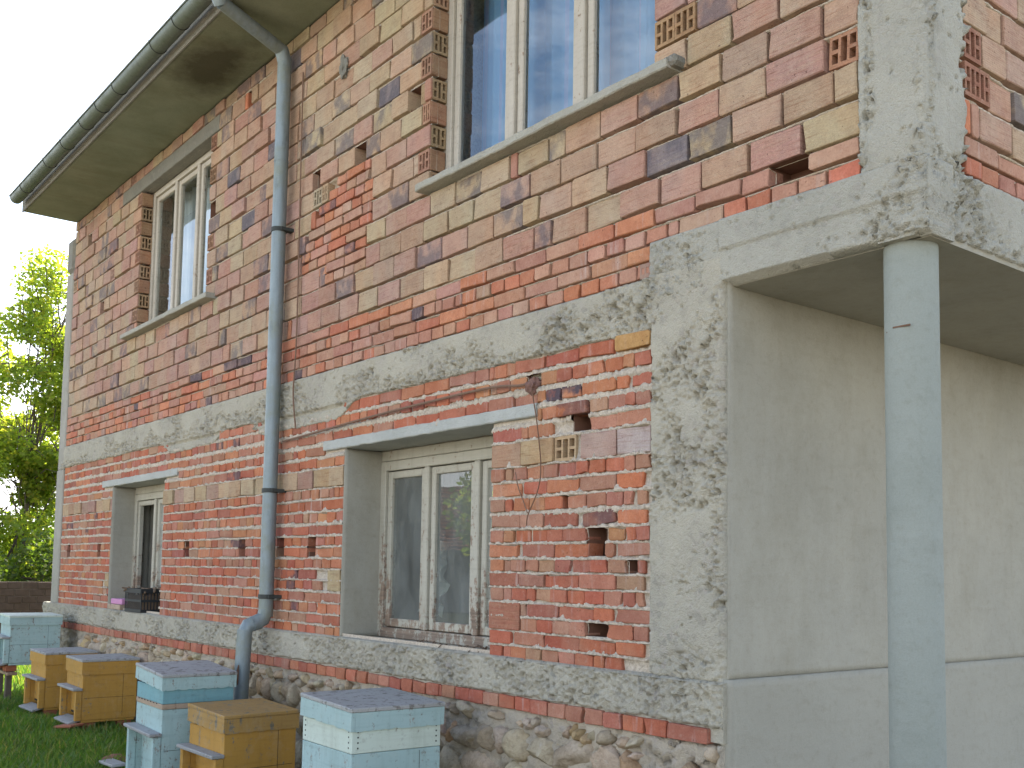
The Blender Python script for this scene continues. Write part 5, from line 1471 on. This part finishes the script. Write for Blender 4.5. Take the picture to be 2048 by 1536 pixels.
wire('cable', [(-7.10, -0.026, 2.425), (-6.548, -0.028, 2.445), (-5.745, -0.026, 2.478), (-5.069, -0.028, 2.494), (-4.55, -0.026, 2.500), (-4.30, -0.028, 2.478), (-4.235, -0.01, 2.49)], 0.0075, 'brown cable running along the wall above the large lower window', MT['cord'], 'cable')
wire('wire', [(-4.215, -0.02, 2.475), (-4.185, -0.032, 2.40), (-4.146, -0.034, 2.254), (-4.117, -0.03, 2.044), (-4.135, -0.032, 1.917), (-4.217, -0.028, 1.791), (-4.235, -0.022, 1.735)], 0.0033, 'rusty wire hanging from the hole above the large lower window', MT['rust'])
wire('wire', [(-4.335, -0.022, 2.02), (-4.30, -0.03, 1.94), (-4.255, -0.028, 1.86), (-4.222, -0.028, 1.80)], 0.003, 'short pale dry stalk crossing the hanging wire', MT['cord'], 'stalk')
# clay clod left in the nest hole
bm = bmesh.new(); bmesh.ops.create_icosphere(bm, subdivisions=3, radius=0.05)
from mathutils import noise as mn
for v in bm.verts: v.co *= 1 + 0.5 * mn.noise(v.co * 38) + 0.25 * mn.noise(v.co * 90)
for v in bm.verts: v.co.y *= 0.7; v.co.z *= 0.85
nb = MB().bm(bm).build('wasp_nest', flat_mat('dried_mud', (0.22, 0.125, 0.10), 0.95, 0.6, 60, 0, 0.8)); nb.location = (-4.222, 0.004, 2.472); tag(nb, 'reddish mud nest in the hole where the wires meet', 'nest')
bm = bmesh.new(); bmesh.ops.create_icosphere(bm, subdivisions=4, radius=0.05)
for v in bm.verts: v.co *= 1 + 0.5 * mn.noise(v.co * 30 + Vector((4, 4, 4))) + 0.2 * mn.noise(v.co * 80)
for v in bm.verts:
    v.co *= 1 + 0.35 * mn.noise(v.co * 22 + Vector((1, 7, 2))); v.co.y *= 0.5; v.co.z *= 1.4
nb = P(MB().bm(bm).build('mortar_splash', MT['conc_d'])); nb.location = Vector((-6.371, -0.004, 5.01)) if False else nb.location
nb.matrix_parent_inverse = HINV @ Matrix.Translation((-6.371, -0.006, 5.02))

# ------------------------------------------------------------------ curtains behind the upper windows
def curtain(x0, x1, y, z0, z1, label, folds, col, stripe=None):
    n = 160; xs = np.linspace(x0, x1, n); zs = np.linspace(z0, z1, 6)
    X_, Z_ = np.meshgrid(xs, zs)
    Y_ = y + 0.022 * np.sin((X_ - x0) * folds) + 0.012 * np.sin((X_ - x0) * folds * 2.7 + 1) 
    idx = np.arange(X_.size).reshape(X_.shape)
    F = np.stack([idx[:-1, :-1], idx[:-1, 1:], idx[1:, 1:], idx[1:, :-1]], -1).reshape(-1, 4)
    s = NT('net_curtain')
    w = s.n('ShaderNodeTexWave', wave_type='BANDS', bands_direction='X'); w.inputs['Scale'].default_value = 1.6; w.inputs['Distortion'].default_value = 0.0
    s.l(s.pos(), w.inputs['Vector'])
    c = s.mix(s.ramp(w.outputs['Fac'], 0.86, 0.92, 0, 0.8), col, stripe or col)
    m_ = s.fin(c, 0.9, 0.1)
    o = link('curtain', mesh_np('curtain', np.stack([X_, Y_, Z_], -1).reshape(-1, 3), F, True), m_)
    return tag(o, label, 'curtain', 'net curtains behind the upper windows')
curtain(-5.23, -3.37, 0.36, 3.86, 5.28, 'faintly striped curtain coloured blue for the sky mirrored in the near upper window', 24, (0.25, 0.44, 0.66), (0.40, 0.42, 0.64))  # blue sky reflection of the panes is painted into the curtain colour
curtain(-10.53, -8.80, 0.36, 3.86, 5.28, 'white net curtain behind the far upper window', 38, (0.80, 0.82, 0.84))
curtain(-10.35, -10.05, 0.40, 1.10, 2.25, 'pinkish white curtain edge inside the small lower window', 50, (0.55, 0.47, 0.50))
bm = bmesh.new(); bmesh.ops.create_grid(bm, x_segments=14, y_segments=14, size=0.5)
for v in bm.verts:
    v.co = Vector((v.co.x * 0.26 + 0.03 * mn.noise(v.co * 5), 0.07 * mn.noise(v.co * 6 + Vector((3, 1, 0))), v.co.y * 0.5 + 0.02 * mn.noise(v.co * 8)))
sh = MB().bm(bm).build('plastic_sheet', flat_mat('cloudy_plastic', (0.55, 0.57, 0.55), 0.4, 0.2, 9)); sh.location = (-5.88, 0.52, 1.45); sh.rotation_euler = (0, R(8), 0)
tag(sh, 'crumpled whitish plastic sheet behind the left pane of the large lower window', 'plastic sheet')

# ------------------------------------------------------------------ trees, bushes, yard wall
def leaves(cent, rad, n, size, seed, gap=0.45, droop=0.3, shape=1.0):
    g = np.random.default_rng(seed)
    d = g.normal(size=(n * 3, 3)); d /= np.linalg.norm(d, axis=1)[:, None]
    r_ = g.random(n * 3) ** 0.42
    p = d * r_[:, None]
    # open the crown with clumps and gaps
    q = p * np.array(rad)
    f = (fbm(q[:, 0] * 0.95 + q[:, 1] * 0.6 + seed, q[:, 2] * 1.05 + q[:, 1] * 0.5, seed, 3) + fbm(q[:, 1] * 1.1 - q[:, 0] * 0.4, q[:, 2] * 0.9 + 7, seed + 3, 3)) / 2
    edge = 1 + 0.22 * (fbm(np.arctan2(d[:, 1], d[:, 0]) * 2, d[:, 2] * 3, seed + 9, 3) - 0.5) * 2
    keep = (f > gap) & (np.linalg.norm(p, axis=1) < edge * 0.98)
    q = q[keep][:n]; n = len(q)
    q = q + np.array(cent)
    a = g.uniform(0, 2 * np.pi, n)
    el = g.normal(-droop, 0.45, n)
    ax = np.stack([np.cos(a) * np.cos(el), np.sin(a) * np.cos(el), np.sin(el)], -1)
    sd = np.cross(ax, g.normal(size=(n, 3))); sd /= np.linalg.norm(sd, axis=1)[:, None] + 1e-9
    L = size * g.uniform(0.6, 1.35, n)[:, None]; W = L * 0.30
    V = np.stack([q, q + ax * L * 0.45 + sd * W, q + ax * L, q + ax * L * 0.45 - sd * W], 1).reshape(-1, 3)
    F = np.arange(n * 4).reshape(-1, 4)
    c = np.stack([g.random(n) * 0.7 + 0.3 * vn(q[:, 0] * 1.1, q[:, 2] * 1.1, seed), g.random(n), g.random(n), np.ones(n)], -1)
    return V, F, np.repeat(c, 4, 0)
MT['leaf'] = leaf_mat('walnut_leaf', (0.12, 0.175, 0.042), (0.19, 0.225, 0.055), (0.32, 0.29, 0.08), 0.68)
MT['leaf_d'] = leaf_mat('bush_leaf', (0.045, 0.080, 0.020), (0.085, 0.125, 0.028), (0.16, 0.17, 0.04), 0.5)
def tree(name, loc, h, blobs, nleaf, size, label, mat, seed, trunk_r=0.16, gap=0.45, cat='tree', group=None, droop=0.3):
    t = empty(name, loc, label, cat, group)
    rr = random.Random(seed); m_ = MB()
    top = Vector((0.1, 0.1, h * 0.55))
    m_.tube([(0, 0, -0.1), (0.05, 0.02, h * 0.16), (0.02, 0.08, h * 0.34), tuple(top), (0.15, 0.1, h * 0.85)], [trunk_r * 1.25, trunk_r, trunk_r * 0.8, trunk_r * 0.5, trunk_r * 0.12], 9)
    for (c, r_) in blobs:
        for k in range(7):
            e = Vector(c) + Vector((rr.uniform(-1, 1) * r_[0], rr.uniform(-1, 1) * r_[1], rr.uniform(-0.8, 0.8) * r_[2])) * 0.75
            s0 = Vector((0.04, 0.06, h * rr.uniform(0.22, 0.6))); mid = s0.lerp(e, 0.5) + Vector((rr.uniform(-.2, .2), rr.uniform(-.2, .2), 0.25))
            m_.tube([s0, mid, e], [trunk_r * 0.38, trunk_r * 0.22, 0.012], 6, False)
            for j in range(3):
                e2 = e + Vector((rr.uniform(-.6, .6), rr.uniform(-.6, .6), rr.uniform(-.6, .3))); m_.tube([mid.lerp(e, 0.5 + 0.15 * j), e2], [0.02, 0.006], 5, False)
    m_.build('trunk', MT['bark'], t)
    Vs, Fs, Cs = [], [], []; o_ = 0; tot = sum(r_[0] * r_[1] * r_[2] for _, r_ in blobs)
    for i, (c, r_) in enumerate(blobs):
        V, F, C = leaves(c, r_, int(nleaf * r_[0] * r_[1] * r_[2] / tot), size, seed + i * 7, gap, droop)
        Vs.append(V); Fs.append(F + o_); Cs.append(C); o_ += len(V)
    link('crown', mesh_np('crown', np.concatenate(Vs), np.concatenate(Fs), False, np.concatenate(Cs)), mat, t)
    return t
tree('walnut_tree', (-25.4, 2.5, 0), 8.2, [((0.25, 0.22, 7.85), (0.60, 0.75, 1.0)), ((0.05, 0.15, 6.75), (0.95, 1.05, 0.85)), ((-0.25, -0.1, 5.5), (1.2, 1.3, 0.75)), ((-0.3, 0.0, 4.4), (1.6, 1.8, 1.0)), ((0.1, 0.3, 3.2), (1.5, 1.7, 1.0)), ((0.2, 0.5, 1.9), (1.5, 1.7, 0.9)), ((0.7, 0.9, 5.2), (0.9, 1.0, 1.9)), ((-0.9, -1.3, 4.9), (0.9, 0.9, 0.5))], 42000, 0.115,
     'tall loose yellow green tree behind the left end of the house', MT['leaf'], 5, 0.04, 0.490)
tree('walnut_tree', (-29.0, -1.2, 0), 6.0, [((0, 0, 3.9), (2.0, 2.2, 1.4)), ((-0.4, 1.6, 2.4), (1.9, 2.0, 1.3))], 15000, 0.13, 'lower spreading tree at the left edge, darker than the tall one', MT['leaf_d'], 15, 0.14, 0.465)
for i, (x_, y_, rx, rz, nl, lab) in enumerate([(-22.6, 0.4, 1.2, 0.75, 5200, 'dark leafy bush above the yard wall, just left of the house'), (-22.4, -2.0, 1.25, 0.7, 5000, 'dark leafy bush above the yard wall at the left edge'), (-23.2, 3.0, 1.4, 0.9, 5200, 'dark leafy bush behind the house corner')]):
    tree('bush', (x_, y_, 0), 1.9, [((0, 0, 1.45), (rx, rx, rz))], nl, 0.11, lab, MT['leaf_d'], 40 + i, 0.05, 0.33, 'bush', 'bushes behind the yard wall', 0.1)
yw = empty('yard_wall', (-20.6, 0, 0), 'low brown weathered brick wall behind the hives at the yard edge', 'wall')
yw.location = (0, 0, 0)
MB().box(-20.72, -20.52, -7.0, 7.0, -0.1, 1.16).build('core', flat_mat('brown_mud', (0.10, 0.075, 0.055), 0.98, 0.5, 12, 0, 0.7), yw)
WM = []
MT['oldbrick'] = flat_mat('old_brown_brick', (0.085, 0.058, 0.042), 0.95, 0.6, 9, 0, 0.5)
for w_ in (0.24, 0.235, 0.245):
    WM.append(MB().box(-0.01, 0.02, -w_ / 2, w_ / 2, -0.06, 0.06, 0.008).build('brick', MT['oldbrick']).data)
for o in [o for o in bpy.data.objects if o.data in WM and o.parent is None]: bpy.data.objects.remove(o)
for k in range(9):
    y_ = -6.9 + (0.13 if k % 2 else 0)
    while y_ < 6.8:
        if -4.5 < y_ < 4.0 and rr.random() > 0.06:
            o = bpy.data.objects.new('brick', random.choice(WM)); COL.objects.link(o); o.parent = yw; o.location = (-20.53 + rr.uniform(-0.01, 0.012), y_, 0.07 + k * 0.128); o.rotation_euler = (rr.uniform(-.02, .02), 0, rr.uniform(-.02, .02))
        y_ += 0.256
# far hedge line closing the view
Vs, Fs, Cs = [], [], []; o_ = 0
for i in range(16):
    V, F, C = leaves((-44 - 3 * math.sin(i), -34 + i * 5.5, 1.6), (2.6, 3.6, 2.3), 1500, 0.42, 200 + i, 0.33, 0.1); Vs.append(V); Fs.append(F + o_); Cs.append(C); o_ += len(V)
hd = link('hedge', mesh_np('hedge', np.concatenate(Vs), np.concatenate(Fs), False, np.concatenate(Cs)), MT['leaf_d']); tag(hd, 'far dark hedgerow beyond the yard', 'hedge', kind='stuff')

# ------------------------------------------------------------------ the house across the yard, seen mirrored in the lower window
nh = empty('house', (-33, -19, 0), 'low house with a red tile roof across the yard, seen only mirrored in the window', 'house', None, R(121))
MB().box(-6, 6, -3, 3, -0.1, 2.35).build('wall', flat_mat('white_wash', (0.45, 0.43, 0.38), 0.9, 0.2, 3), nh)
m_ = MB(); m_.v = [(-6.5, -3.7, 2.2), (6.5, -3.7, 2.2), (6.5, 0, 4.7), (-6.5, 0, 4.7), (-6.5, 3.7, 2.2), (6.5, 3.7, 2.2)]; m_.f = [(0, 1, 2, 3), (3, 2, 5, 4), (0, 3, 4), (1, 5, 2)]
rf_ = m_.build('roof', MT['tile'], nh)
for k in range(18):
    t = (k + 0.5) / 18
    for sgn in (-1, 1):
        MB().box(-6.5, 6.5, sgn * (3.7 - 3.7 * t) - 0.06, sgn * (3.7 - 3.7 * t) + 0.06, 2.2 + 2.5 * t - 0.01, 2.2 + 2.5 * t + 0.05).build('tile_course', MT['tile'], rf_)
for xa in (-3.6, 0.4, 3.4): 
    for sgn in (-1, 1):
        MB().box(xa, xa + 1.0, sgn * 3.02 - 0.03, sgn * 3.02 + 0.03, 0.9, 1.95).build('window', MT['dark'], nh)
tree('walnut_tree', (-24.5, -15.5, 0), 5.4, [((0, 0, 3.2), (2.2, 2.2, 1.9))], 5000, 0.25, 'round green tree in the yard opposite, seen only mirrored in the windows', MT['leaf'], 61, 0.15, 0.40)
